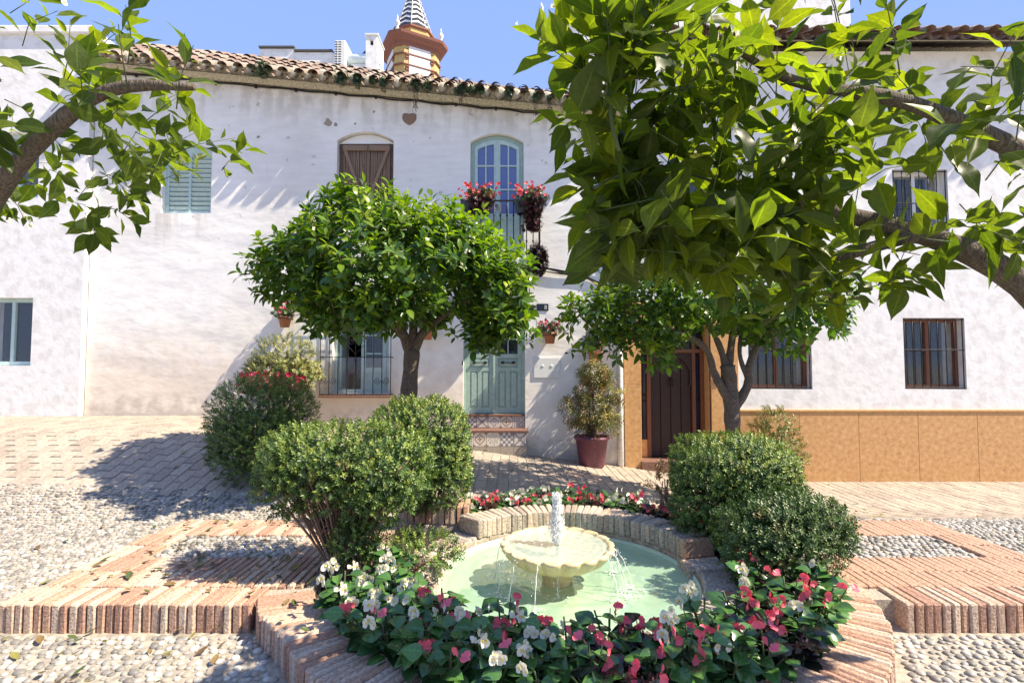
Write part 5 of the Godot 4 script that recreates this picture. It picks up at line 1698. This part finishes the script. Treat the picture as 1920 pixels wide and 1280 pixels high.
	for k in [[Vector3(0.72, 2.30, -1.9), Vector3(0.45, 2.25, -1.65), Vector3(0.24, 2.12, -1.5)], [Vector3(0.6, 2.7, -1.6), Vector3(0.38, 2.55, -1.45), Vector3(0.2, 2.62, -1.35)], [Vector3(0.38, 2.55, -1.45), Vector3(0.28, 2.35, -1.42), Vector3(0.3, 2.2, -1.42)], [Vector3(0.6, 2.05, -1.9), Vector3(0.4, 2.0, -1.75), Vector3(0.25, 1.98, -1.65)], [Vector3(0.95, 2.08, -2.1), Vector3(0.8, 2.0, -2.1), Vector3(0.7, 1.92, -2.05)]]:
		near_twigs.append([smooth_path(k, 4), [0.006]])
	var l3 := [[Vector3(0.38, 2.50, -1.5), Vector3(0.42, 0.26, 0.25), 4.0], [Vector3(0.45, 2.20, -1.7), Vector3(0.34, 0.28, 0.3), 4.0], [Vector3(0.85, 2.14, -2.05), Vector3(0.50, 0.22, 0.3), 3.0], [Vector3(0.75, 2.45, -1.9), Vector3(0.55, 0.4, 0.35), 3.5],
		[Vector3(1.6, 2.5, -1.95), Vector3(0.95, 0.55, 0.6), 1.1], [Vector3(1.9, 3.0, -1.6), Vector3(1.3, 0.5, 0.9), 0.3], [Vector3(2.8, 2.5, -1.7), Vector3(0.9, 0.55, 0.8)], [Vector3(1.35, 2.0, -2.15), Vector3(0.4, 0.16, 0.2), 2.5]]
	citrus_crown(t3, l3, 380, 7, 0.142, 300, near_twigs, 12, near, func(p: Vector3) -> bool: return p.z > -1.0 and p.distance_to(Vector3(0, 1.6, 0)) < 1.25 or p.x < -0.02 or (p.y < 2.5 and p.x < -p.z * 0.12) or p.y < 1.6 - p.z * (0.19 if p.x < -p.z * 0.4 else 0.13) or p.distance_to(Vector3(0, 1.6, 0)) < 1.2, true)
	# and one at the left, of which the photograph shows only a few leaves
	var t4 := thing("lemon_tree", "lemon tree at the left edge with a few bright leaves before the tiled eaves", "tree")
	trunk(t4, [[[Vector3(-2.75, -0.05, -2.3), Vector3(-2.7, 0.9, -2.3), Vector3(-2.6, 1.6, -2.25)], 0.10, 0.08],
		[[Vector3(-2.6, 1.55, -2.25), Vector3(-2.2, 2.2, -2.1), Vector3(-1.6, 2.6, -1.9), Vector3(-1.2, 2.65, -1.9)], 0.055, 0.012],
		[[Vector3(-2.6, 1.55, -2.25), Vector3(-3.0, 2.3, -2.3), Vector3(-3.4, 2.9, -2.2)], 0.055, 0.02]])
	citrus_crown(t4, [[Vector3(-2.5, 2.75, -2.2), Vector3(1.05, 0.5, 0.8)], [Vector3(-1.42, 2.62, -2.0), Vector3(0.36, 0.25, 0.3)], [Vector3(-3.3, 2.6, -2.2), Vector3(0.8, 0.55, 0.8)]], 230, 7, 0.118, 40, [], 4, near, func(p: Vector3) -> bool: return p.x > -1.08, true)

func sprig_mesh(n: int, ln: float, w: float, stem: float, up: float) -> ArrayMesh:
	var st := mb(true)
	for k in n:
		var t := k / float(n)
		var a := k * 2.4
		var p := Vector3(0, stem * t, 0)
		var d := (Vector3(cos(a), lerpf(0.1, up, t), sin(a))).normalized()
		var b := frame(d, Vector3(-cos(a) * 0.4, 1, -sin(a) * 0.4))
		var l := ln * rr(0.8, 1.2)
		var q := [p, p + b * Vector3(-w, l * 0.5, 0.12 * l), p + b * Vector3(0, l, -0.1 * l), p + b * Vector3(w, l * 0.5, 0.12 * l)]
		vx(st, q[0], 0.5, 0); vx(st, q[1], 0, 0.5); vx(st, q[2], 0.5, 1)
		vx(st, q[0], 0.5, 0); vx(st, q[2], 0.5, 1); vx(st, q[3], 1, 0.5)
	return done(st)

# a clipped bush: sprigs over lumpy rounded boxes [centre, radii, power], on bare stems
func bush(o: Node3D, lobes: Array, n: int, mesh: ArrayMesh, cols: Array, tip: Color, size: float, root: Vector3, stems: int, stem_m: Material, rough := 0.07) -> void:
	var xf := []
	var cl := []
	var noise := FastNoiseLite.new()
	noise.seed = rng.randi() % 999
	noise.frequency = 3.0
	for i in n:
		var l: Array = lobes[rng.randi() % lobes.size()]
		var d := Vector3(rng.randfn(), rng.randfn(), rng.randfn()).normalized()
		var pw: float = l[2]
		var k := pow(pow(absf(d.x), pw) + pow(absf(d.y), pw) + pow(absf(d.z), pw), -1.0 / pw)
		var dep := 1.0 - pow(rng.randf(), 2.6) * 0.5
		var p: Vector3 = l[0] + d * k * (l[1] as Vector3) * dep
		p *= 1.0 + rough * noise.get_noise_3dv(p)
		if noise.get_noise_3dv(p * 1.6 + Vector3(7, 0, 0)) < -0.28 and rng.randf() < 0.75: continue
		if d.y < -0.35 and rng.randf() < 0.55: continue
		var g := (d + Vector3(0, 0.55, 0) + Vector3(rr(-0.5, 0.5), rr(-0.5, 0.5), rr(-0.5, 0.5))).normalized()
		var b := frame(g, Vector3(rr(-1, 1), rr(-1, 1), rr(-1, 1)))
		var s := size * rr(0.75, 1.25)
		xf.append(Transform3D(b.scaled_local(Vector3(s, s, s)), p))
		var c: Color = cols[rng.randi() % cols.size()]
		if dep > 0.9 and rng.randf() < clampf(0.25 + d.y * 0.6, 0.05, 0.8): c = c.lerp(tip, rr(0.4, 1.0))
		if noise.get_noise_3dv(p * 1.3 + Vector3(0, 9, 3)) > 0.38: c = c.lerp(lin(0.26, 0.17, 0.06), rr(0.0, 0.6))
		cl.append(c)
	many("foliage", mesh, M.small_leaf, xf, cl, o)
	var st := mb(true)
	for i in stems:
		var l: Array = lobes[i % lobes.size()]
		var a := rr(0, TAU)
		var e: Vector3 = l[0] + Vector3(cos(a) * l[1].x, rr(-0.5, 0.4) * l[1].y, sin(a) * l[1].z) * rr(0.3, 0.92)
		var b := root + Vector3(cos(a), 0, sin(a)) * rr(0.0, 0.07)
		var m := b.lerp(e, 0.5) + Vector3(-cos(a) * 0.04 + rr(-0.03, 0.03), rr(-0.03, 0.06), -sin(a) * 0.04 + rr(-0.03, 0.03))
		var path := smooth_path([b, m, e], 4)
		var r := rr(0.004, 0.010)
		tube(st, path, path.map(func(_p): return r), 5)
		for k in 3:
			var f: Vector3 = path[3 + rng.randi() % 5]
			tube(st, [f, f + Vector3(rr(-0.12, 0.12), rr(-0.02, 0.14), rr(-0.12, 0.12))], [r * 0.5, r * 0.25], 4)
	obj("stems", st, stem_m, o)

func shrubs() -> void:
	var box_m := sprig_mesh(11, 0.020, 0.0062, 0.05, 1.2)
	var green := [lin(0.11, 0.20, 0.05), lin(0.145, 0.25, 0.055), lin(0.08, 0.155, 0.05), lin(0.19, 0.29, 0.06)]
	var tip := lin(0.40, 0.50, 0.10)
	var b1 := thing("box_bush", "large box bush with bare brown lower stems beside the left kerb", "bush", Vector3(-1.22, 0.08, -3.74))
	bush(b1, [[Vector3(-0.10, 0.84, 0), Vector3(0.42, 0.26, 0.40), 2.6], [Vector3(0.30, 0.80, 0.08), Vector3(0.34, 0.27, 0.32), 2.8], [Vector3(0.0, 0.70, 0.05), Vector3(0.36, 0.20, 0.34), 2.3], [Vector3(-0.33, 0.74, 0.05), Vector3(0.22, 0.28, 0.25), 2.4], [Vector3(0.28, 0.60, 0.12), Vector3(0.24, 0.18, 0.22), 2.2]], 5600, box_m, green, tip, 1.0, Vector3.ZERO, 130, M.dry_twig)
	var b1b := thing("box_seedling", "low box shoots at the foot of the large box bush beside the pool", "bush", Vector3(-0.72, 0.08, -3.62))
	bush(b1b, [[Vector3(0.05, 0.22, 0), Vector3(0.30, 0.14, 0.2), 2.2], [Vector3(-0.35, 0.3, 0.05), Vector3(0.14, 0.16, 0.12), 2.0]], 700, box_m, green, tip, 1.0, Vector3(-0.1, 0, 0), 14, M.dry_twig)
	var b2 := thing("box_bush", "rounded clipped box bush below the teal front door, behind the large one", "bush", Vector3(-0.86, 0.0, -4.85))
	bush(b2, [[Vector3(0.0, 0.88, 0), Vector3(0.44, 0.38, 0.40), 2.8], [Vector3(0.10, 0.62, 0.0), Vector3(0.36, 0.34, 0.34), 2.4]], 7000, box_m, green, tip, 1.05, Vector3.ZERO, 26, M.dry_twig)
	var b3 := thing("box_bush", "dense dark box bush at the left edge below the pink flowers", "bush", Vector3(-3.02, 0.2, -6.3))
	bush(b3, [[Vector3(0.0, 0.70, 0), Vector3(0.56, 0.52, 0.5), 3.0], [Vector3(-0.05, 0.4, 0), Vector3(0.5, 0.42, 0.45), 2.5]], 5200, box_m, green, tip, 1.25, Vector3.ZERO, 10, M.dry_twig)
	var b4 := thing("box_bush", "flat topped box bush right of the pool in front of the wooden arch door", "bush", Vector3(1.83, 0.05, -4.35))
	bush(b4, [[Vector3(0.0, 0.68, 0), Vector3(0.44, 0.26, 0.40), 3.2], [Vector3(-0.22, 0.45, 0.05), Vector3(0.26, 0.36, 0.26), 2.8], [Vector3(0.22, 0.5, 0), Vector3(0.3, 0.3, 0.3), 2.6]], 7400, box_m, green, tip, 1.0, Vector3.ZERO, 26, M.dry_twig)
	var b5 := thing("box_bush", "low dark green box bush at the right end of the pool", "bush", Vector3(1.78, 0.05, -3.55))
	bush(b5, [[Vector3(0.0, 0.34, 0), Vector3(0.36, 0.27, 0.32), 2.6], [Vector3(0.2, 0.42, -0.1), Vector3(0.32, 0.22, 0.3), 2.6]], 4200, box_m, [green[0] * 0.75, green[2] * 0.8, green[0]], lin(0.12, 0.2, 0.05), 1.0, Vector3.ZERO, 14, M.dry_twig)
	# the yellow green shrub against the house
	var vg_m := sprig_mesh(12, 0.034, 0.011, 0.09, 0.9)
	var y := gh(-3.85, -8.75)
	var v1 := thing("variegated_shrub", "airy pale yellow green shrub against the house under the left wall pot", "shrub", Vector3(-3.85, y, -8.72))
	bush(v1, [[Vector3(0.0, 1.12, 0), Vector3(0.52, 0.40, 0.32), 2.0], [Vector3(0.25, 0.85, 0.05), Vector3(0.34, 0.26, 0.25), 2.0], [Vector3(-0.3, 0.9, 0), Vector3(0.35, 0.3, 0.25), 2.0]], 1500, vg_m, [lin(0.36, 0.38, 0.11), lin(0.26, 0.32, 0.10), lin(0.45, 0.44, 0.16)], lin(0.55, 0.50, 0.18), 1.0, Vector3.ZERO, 22, M.twig)
	var pk := thing("pink_flower_clump", "clump of deep pink flowers between the pale shrub and the dark box bush", "plant", Vector3(-3.62, gh(-3.6, -7.9), -7.9))
	bush(pk, [[Vector3(0, 0.72, 0), Vector3(0.46, 0.13, 0.3), 2.0]], 400, vg_m, [lin(0.05, 0.12, 0.03), lin(0.12, 0.03, 0.03)], lin(0.1, 0.18, 0.04), 1.0, Vector3.ZERO, 14, M.green_twig)
	for i in 60: flower(pk, Vector3(rr(-0.45, 0.45), rr(0.74, 0.98), rr(-0.1, 0.32)), Vector3(rr(-0.6, 0.6), 0.4, 1), rr(0.04, 0.06), M.petal_crimson if i % 3 else M.petal_pink, false)
	# plant by the right wall
	var y2 := gh(4.35, -8.85)
	var rp := thing("yellow_shrub", "thin yellow green shrub against the orange dado right of the orange tree", "shrub", Vector3(4.42, y2, -8.75))
	bush(rp, [[Vector3(0, 0.85, 0), Vector3(0.36, 0.45, 0.3), 2.0], [Vector3(0.1, 0.5, 0), Vector3(0.4, 0.3, 0.3), 2.0]], 700, vg_m, [lin(0.22, 0.24, 0.05), lin(0.15, 0.2, 0.05)], lin(0.4, 0.36, 0.08), 1.0, Vector3.ZERO, 14, M.twig)
	# dry weed at the corner of the low right bush
	var dw := thing("dry_weed", "thin dry weed left of the flat topped box bush", "weed", Vector3(1.42, 0.08, -4.75))
	bush(dw, [[Vector3(-0.06, 0.45, 0), Vector3(0.09, 0.22, 0.06), 2.0]], 30, vg_m, [lin(0.30, 0.18, 0.08)], lin(0.4, 0.25, 0.1), 0.8, Vector3.ZERO, 8, M.dry_twig)

func litter() -> void:
	var lm := leaf_mesh([0.02, 0.2, 0.26, 0.2, 0.0], 0.4, -0.3, 0.05, 1)
	var xf := []
	var cl := []
	for i in 420:
		var p := Vector3(rr(-5.0, 5.5), 0, rr(-9.0, -2.2))
		if i % 3 == 0: p = Vector3(rr(-3.0, -1.0), 0, rr(-4.8, -2.3))
		var r := Vector2(p.x - C.x, p.z - C.z).length()
		if r < 1.62: continue
		p.y = gh(p.x, p.z) + 0.02
		if r < 1.95: p.y = 0.178
		elif p.x > -3.1 and p.x < -1.35 and p.z > -4.8 and p.z < -3.2: p.y = 0.18
		xf.append(leaf_xf(p, Vector3(rr(-1, 1), rr(-0.1, 0.1), rr(-1, 1)), Vector3(rr(-0.3, 0.3), 1, rr(-0.3, 0.3)), rr(0.03, 0.085)))
		cl.append([lin(0.30, 0.20, 0.08), lin(0.20, 0.12, 0.06), lin(0.36, 0.32, 0.08), lin(0.12, 0.16, 0.05)][rng.randi() % 4])
	tag(many("fallen_leaves", lm, M.small_leaf, xf, cl), "scattered dry fallen leaves on the paving, kerb and pebbles", "leaves")

func pots() -> void:
	var lf := sprig_mesh(8, 0.055, 0.018, 0.06, 0.7)
	var cup := [Vector2(0.0, 0.0), Vector2(0.075, 0.0), Vector2(0.105, 0.15), Vector2(0.12, 0.152), Vector2(0.125, 0.195), Vector2(0.112, 0.197), Vector2(0.10, 0.17), Vector2(0.0, 0.165)]
	var list := [
		["left of the barred ground floor window", Vector3(-4.0, 2.27, ZF + 0.15), M.petal_rose, 1.0, 26, 0.22],
		["behind the middle orange tree's trunk", Vector3(-1.49, 2.05, ZF + 0.15), M.petal_red, 0.95, 20, 0.2],
		["right of the teal door above the meter cover", Vector3(0.665, 1.98, ZF + 0.17), M.petal_crimson, 1.0, 34, 0.26]]
	for p in list:
		var o := thing("wall_pot", "terracotta geranium pot on the wall %s" % p[0], "flower pot", p[1], 0.0, "geranium pots on the wall")
		var st := mb(true)
		lathe(st, cup, 22)
		obj("pot", st, M.terracotta, o, Transform3D(Basis.IDENTITY.scaled(Vector3.ONE * p[3]), Vector3.ZERO))
		var rg := mb(true)
		var ring := []
		for k in 18: ring.append(Vector3(cos(TAU * k / 18) * 0.122, 0.148, sin(TAU * k / 18) * 0.122))
		tube(rg, ring, [0.005], 5, true)
		tube(rg, [Vector3(0, 0.148, -0.12), Vector3(0, 0.148, -0.17)], [0.006], 5)
		obj("holder", rg, M.iron, o)
		bush(o, [[Vector3(0, 0.26, 0.02), Vector3(0.19, 0.09, 0.15), 2.0]], 70, lf, [lin(0.06, 0.13, 0.03), lin(0.09, 0.17, 0.04), lin(0.10, 0.06, 0.05)], lin(0.15, 0.2, 0.05), 0.9, Vector3(0, 0.16, 0), 12, M.green_twig)
		for i in p[4]:
			var a := rr(0, TAU)
			var r := rr(0.05, p[5])
			var q := Vector3(cos(a) * r, 0.30 + rr(-0.08, 0.12) + 0.05 * absf(cos(a)), sin(a) * r * 0.7 + 0.02)
			flower(o, q, Vector3(rr(-0.6, 0.6), 0.5, 1.0), rr(0.025, 0.038), p[2], false)
	# the square hanging pot
	var h := thing("hanging_pot", "square terracotta pot hung on the wall above the tall nandina, pale pink blossom", "flower pot", Vector3(1.446, 1.655, ZF + 0.16))
	var sq := mb()
	stack(sq, [cut_square(0.072, 0.008, 0.0), cut_square(0.095, 0.01, 0.145), cut_square(0.112, 0.012, 0.15), cut_square(0.115, 0.012, 0.2), cut_square(0.098, 0.01, 0.202), cut_square(0.09, 0.01, 0.17), cut_square(0.004, 0.001, 0.165)])
	obj("pot", sq, M.terracotta, h)
	obj("holder", bx(-0.02, 0.02, 0.14, 0.16, -0.125, -0.118), M.iron, h)
	bush(h, [[Vector3(0, 0.4, 0.0), Vector3(0.13, 0.22, 0.11), 2.0]], 150, lf, [lin(0.05, 0.11, 0.03), lin(0.08, 0.15, 0.04)], lin(0.15, 0.22, 0.05), 0.8, Vector3(0, 0.16, 0), 12, M.green_twig)
	for i in 9: flower(h, Vector3(rr(-0.26, 0.1), 0.28 + rr(-0.04, 0.08), rr(0.0, 0.15)), Vector3(rr(-0.6, 0.6), 0.3, 1.0), rr(0.018, 0.026), M.petal_rose, false)
	# nandina in its maroon tub
	var y := gh(1.37, -8.88) + 0.0
	var n := thing("potted_nandina", "tall feathery nandina in a big maroon tub against the white wall", "potted plant", Vector3(1.36, y, -8.86))
	var tub := mb(true)
	lathe(tub, [Vector2(0.0, 0.0), Vector2(0.20, 0.0), Vector2(0.212, 0.02), Vector2(0.272, 0.46), Vector2(0.295, 0.462), Vector2(0.305, 0.49), Vector2(0.295, 0.515), Vector2(0.27, 0.515), Vector2(0.25, 0.47), Vector2(0.0, 0.45)], 36)
	obj("pot", tub, mottled([lin(0.12, 0.035, 0.055), lin(0.16, 0.05, 0.075), lin(0.22, 0.09, 0.11)], [0.2, 0.55, 0.95], 0.02, 0.8, 0.55, 0.1, 120), n)
	var nm := sprig_mesh(12, 0.062, 0.0085, 0.12, 0.6)
	bush(n, [[Vector3(0.0, 0.92, 0), Vector3(0.50, 0.30, 0.32), 2.0], [Vector3(0.1, 1.2, 0), Vector3(0.38, 0.22, 0.28), 2.0], [Vector3(0.05, 1.55, 0), Vector3(0.22, 0.14, 0.2), 2.0], [Vector3(0.1, 0.72, 0.05), Vector3(0.32, 0.2, 0.28), 2.0]], 560, nm, [lin(0.24, 0.26, 0.06), lin(0.17, 0.21, 0.06), lin(0.36, 0.33, 0.09), lin(0.40, 0.24, 0.08)], lin(0.55, 0.42, 0.11), 1.0, Vector3(0, 0.45, 0), 26, M.twig)
	# balcony planters
	var pl := [["left", -0.60, 0.0], ["right", 0.30, 1.0]]
	for p in pl:
		var o := thing("balcony_planter", "dark planter of red geraniums and purple trailing leaves on the balcony rail, %s one" % p[0], "planter", Vector3(p[1], 4.31, ZF + 0.45), 0.0, "planters on the balcony rail")
		var st := mb()
		stack(st, [cut_square(0.10, 0.02, -0.11), cut_square(0.125, 0.02, 0.09), cut_square(0.135, 0.02, 0.092), cut_square(0.135, 0.02, 0.12), cut_square(0.115, 0.02, 0.121), cut_square(0.11, 0.02, 0.09), cut_square(0.003, 0.001, 0.088)])
		obj("pot", st, pbr(lin(0.035, 0.05, 0.045), 0.5), o, Transform3D(Basis.IDENTITY.scaled(Vector3(2.1, 1, 0.8)), Vector3.ZERO))
		obj("hook", bx(-0.1, 0.1, 0.05, 0.065, -0.13, -0.09), M.iron, o)
		bush(o, [[Vector3(0.06, 0.18, 0.02), Vector3(0.24, 0.12, 0.14), 2.0]], 130, lf, [lin(0.08, 0.15, 0.04), lin(0.11, 0.17, 0.05), lin(0.16, 0.06, 0.05)], lin(0.22, 0.24, 0.08), 0.8, Vector3(0, 0.1, 0), 18, M.green_twig)
		var tr := sprig_mesh(12, 0.034, 0.011, 0.06, 0.3)
		var xf := []
		var cl := []
		for i in 330:
			var q := Vector3(0.05 + rng.randfn() * 0.085, 0.14 - pow(rng.randf(), 0.8) * (0.30 if p[2] == 0.0 else 0.58), 0.10 + rr(-0.03, 0.09))
			q.x *= 1.0 - 0.4 * clampf(-q.y * 2.0, 0.0, 1.0)
			xf.append(Transform3D(Basis(Vector3(rr(-1, 1), rr(-1, 1), rr(-1, 1)).normalized(), rr(0, TAU)), q))
			cl.append([lin(0.08, 0.02, 0.03), lin(0.05, 0.02, 0.025), lin(0.12, 0.035, 0.04)][rng.randi() % 3])
		many("trailing_leaves", tr, M.small_leaf, xf, cl, o)
		for i in 46:
			var a := rr(0, TAU)
			var r := rr(0.05, 0.42)
			var q := Vector3(cos(a) * r + 0.02, 0.22 + rr(-0.08, 0.18), absf(sin(a)) * r * 0.4 + 0.04)
			flower(o, q, Vector3(rr(-0.6, 0.6), 0.5, 1.0), rr(0.026, 0.042), M.petal_red if i % 3 else M.petal_rose, false)
	var dk := thing("trailing_plant", "dark purple trailing plant hanging below the balcony floor at its right end", "plant", Vector3(0.42, 3.42, ZF + 0.40))
	var xf := []
	var cl := []
	var tr := sprig_mesh(12, 0.034, 0.011, 0.06, 0.3)
	for i in 420:
		var d := Vector3(rng.randfn(), rng.randfn(), rng.randfn()).normalized() * pow(rng.randf(), 0.4)
		xf.append(Transform3D(Basis(Vector3(rr(-1, 1), rr(-1, 1), rr(-1, 1)).normalized(), rr(0, TAU)), Vector3(0.02, -0.02, 0.03) + d * Vector3(0.17, 0.29, 0.13)))
		cl.append([lin(0.035, 0.014, 0.022), lin(0.022, 0.014, 0.018)][rng.randi() % 2])
	many("foliage", tr, M.small_leaf, xf, cl, dk)
	var hp := mb(true)
	lathe(hp, [Vector2(0.0, -0.12), Vector2(0.09, -0.12), Vector2(0.12, 0.1), Vector2(0.11, 0.1), Vector2(0.0, 0.05)], 16)
	obj("pot", hp, M.iron, dk)

func eave_plants() -> void:
	var lf := sprig_mesh(9, 0.03, 0.011, 0.05, 0.8)
	var at := [[-4.42, 0.20, 0.0, "at the far left end of the tiled eave"], [-2.99, 0.13, 0.1, "above the left side of the reed blind window"], [-2.72, 0.11, 0.14, "above the middle of the reed blind window"], [-2.46, 0.05, 0.05, "small, above the right side of the reed blind window"], [-2.27, 0.08, 0.16, "just right of the reed blind window"], [-1.70, 0.11, 0.42, "trailing down to the heart shaped plaque"],
		[-1.49, 0.09, 0.0, "just right of the heart shaped plaque"], [-0.90, 0.13, 0.2, "above the left jamb of the balcony door"], [-0.70, 0.08, 0.0, "above the left leaf of the balcony door"], [-0.54, 0.07, 0.0, "above the middle of the balcony door"], [-0.05, 0.07, 0.1, "above the right leaf of the balcony door"], [0.42, 0.09, 0.35, "above and right of the balcony door with trailing stems"], [0.66, 0.04, 0.35, "rightmost, mostly bare trailing stems"]]
	for a in at:
		var o := thing("eave_plant", "green plant clump in the eave %s" % a[3], "plant", Vector3(a[0], 6.36 - 0.0966 * a[0], ZF + 0.36), 0.0, "plants growing along the tiled eave")
		var xf := []
		var cl := []
		for i in int(420 * a[1]) + 10:
			var d: Vector3 = Vector3(rng.randfn(), rng.randfn(), rng.randfn()).normalized() * pow(rng.randf(), 0.5) * a[1]
			xf.append(Transform3D(Basis(Vector3(rr(-1, 1), rr(-1, 1), rr(-1, 1)).normalized(), rr(0, PI)), d * Vector3(1.0, 0.85, 0.45)))
			cl.append([lin(0.10, 0.17, 0.09), lin(0.14, 0.22, 0.12), lin(0.06, 0.11, 0.075)][rng.randi() % 3])
		for i in int(60 * a[2]):
			var t := rng.randf()
			xf.append(Transform3D(Basis(Vector3(rr(-1, 1), rr(-1, 1), rr(-1, 1)).normalized(), rr(0, PI)).scaled(Vector3.ONE * 0.5), Vector3(rr(-0.04, 0.04), -a[1] * 0.5 - t * a[2], -0.03)))
			cl.append(lin(0.09, 0.08, 0.05))
		many("leaves", lf, M.small_leaf, xf, cl, o)
		if a[2] > 0.0:
			var st := mb(true)
			for k in 4: tube(st, [Vector3(k * 0.02 - 0.03, 0, 0), Vector3(k * 0.022 - 0.03, -a[1] * 0.6 - a[2] * 0.5, -0.02), Vector3(k * 0.02 - 0.03 + rr(-0.02, 0.02), -a[1] * 0.6 - a[2] * rr(0.7, 1.0), -0.03)], [0.004], 4)
			obj("stems", st, M.twig, o)

func _ready() -> void:
	rng.seed = 20240607
	# camera, sky, sun, exposure
	var cam := Camera3D.new()
	cam.name = "camera"
	cam.fov = 67.0
	cam.near = 0.05
	cam.far = 400.0
	cam.position = Vector3(0, 1.6, 0)
	cam.rotation_degrees = Vector3(2.66, 0, 0)
	add_child(cam)
	cam.current = true
	var sky_m := ProceduralSkyMaterial.new()
	sky_m.sky_top_color = lin(0.145, 0.23, 0.48).linear_to_srgb()
	sky_m.sky_horizon_color = lin(0.235, 0.318, 0.505).linear_to_srgb()
	sky_m.sky_curve = 0.25
	sky_m.ground_bottom_color = lin(0.30, 0.27, 0.23).linear_to_srgb()
	sky_m.ground_horizon_color = lin(0.42, 0.42, 0.42).linear_to_srgb()
	var sky := Sky.new()
	sky.sky_material = sky_m
	var env := Environment.new()
	env.background_mode = Environment.BG_SKY
	env.sky = sky
	env.background_energy_multiplier = 1.0
	env.tonemap_mode = Environment.TONE_MAPPER_LINEAR
	env.tonemap_exposure = 2.18
	env.sdfgi_enabled = true
	env.ssao_enabled = true
	env.ssil_enabled = true
	var we := WorldEnvironment.new()
	we.name = "world"
	we.environment = env
	add_child(we)
	var sun := DirectionalLight3D.new()
	sun.name = "sun"
	sun.light_energy = 1.6
	sun.light_color = Color(1.0, 0.94, 0.84)
	sun.light_angular_distance = 0.5
	sun.shadow_enabled = true
	add_child(sun)
	sun.look_at_from_position(Vector3.ZERO, Vector3(-0.85, -1.0, -0.205), Vector3.UP)
	make_materials()
	rng.seed = 4100
	ground()
	rng.seed = 4137
	white_house()
	rng.seed = 4174
	right_house()
	rng.seed = 4211
	far_buildings()
	rng.seed = 4248
	church_tower()
	rng.seed = 4285
	bed()
	rng.seed = 4322
	pool()
	rng.seed = 4359
	fountain()
	rng.seed = 4396
	house_things()
	rng.seed = 4433
	begonias()
	rng.seed = 4470
	trees()
	rng.seed = 4507
	shrubs()
	rng.seed = 4544
	litter()
	rng.seed = 4581
	pots()
	rng.seed = 4618
	eave_plants()
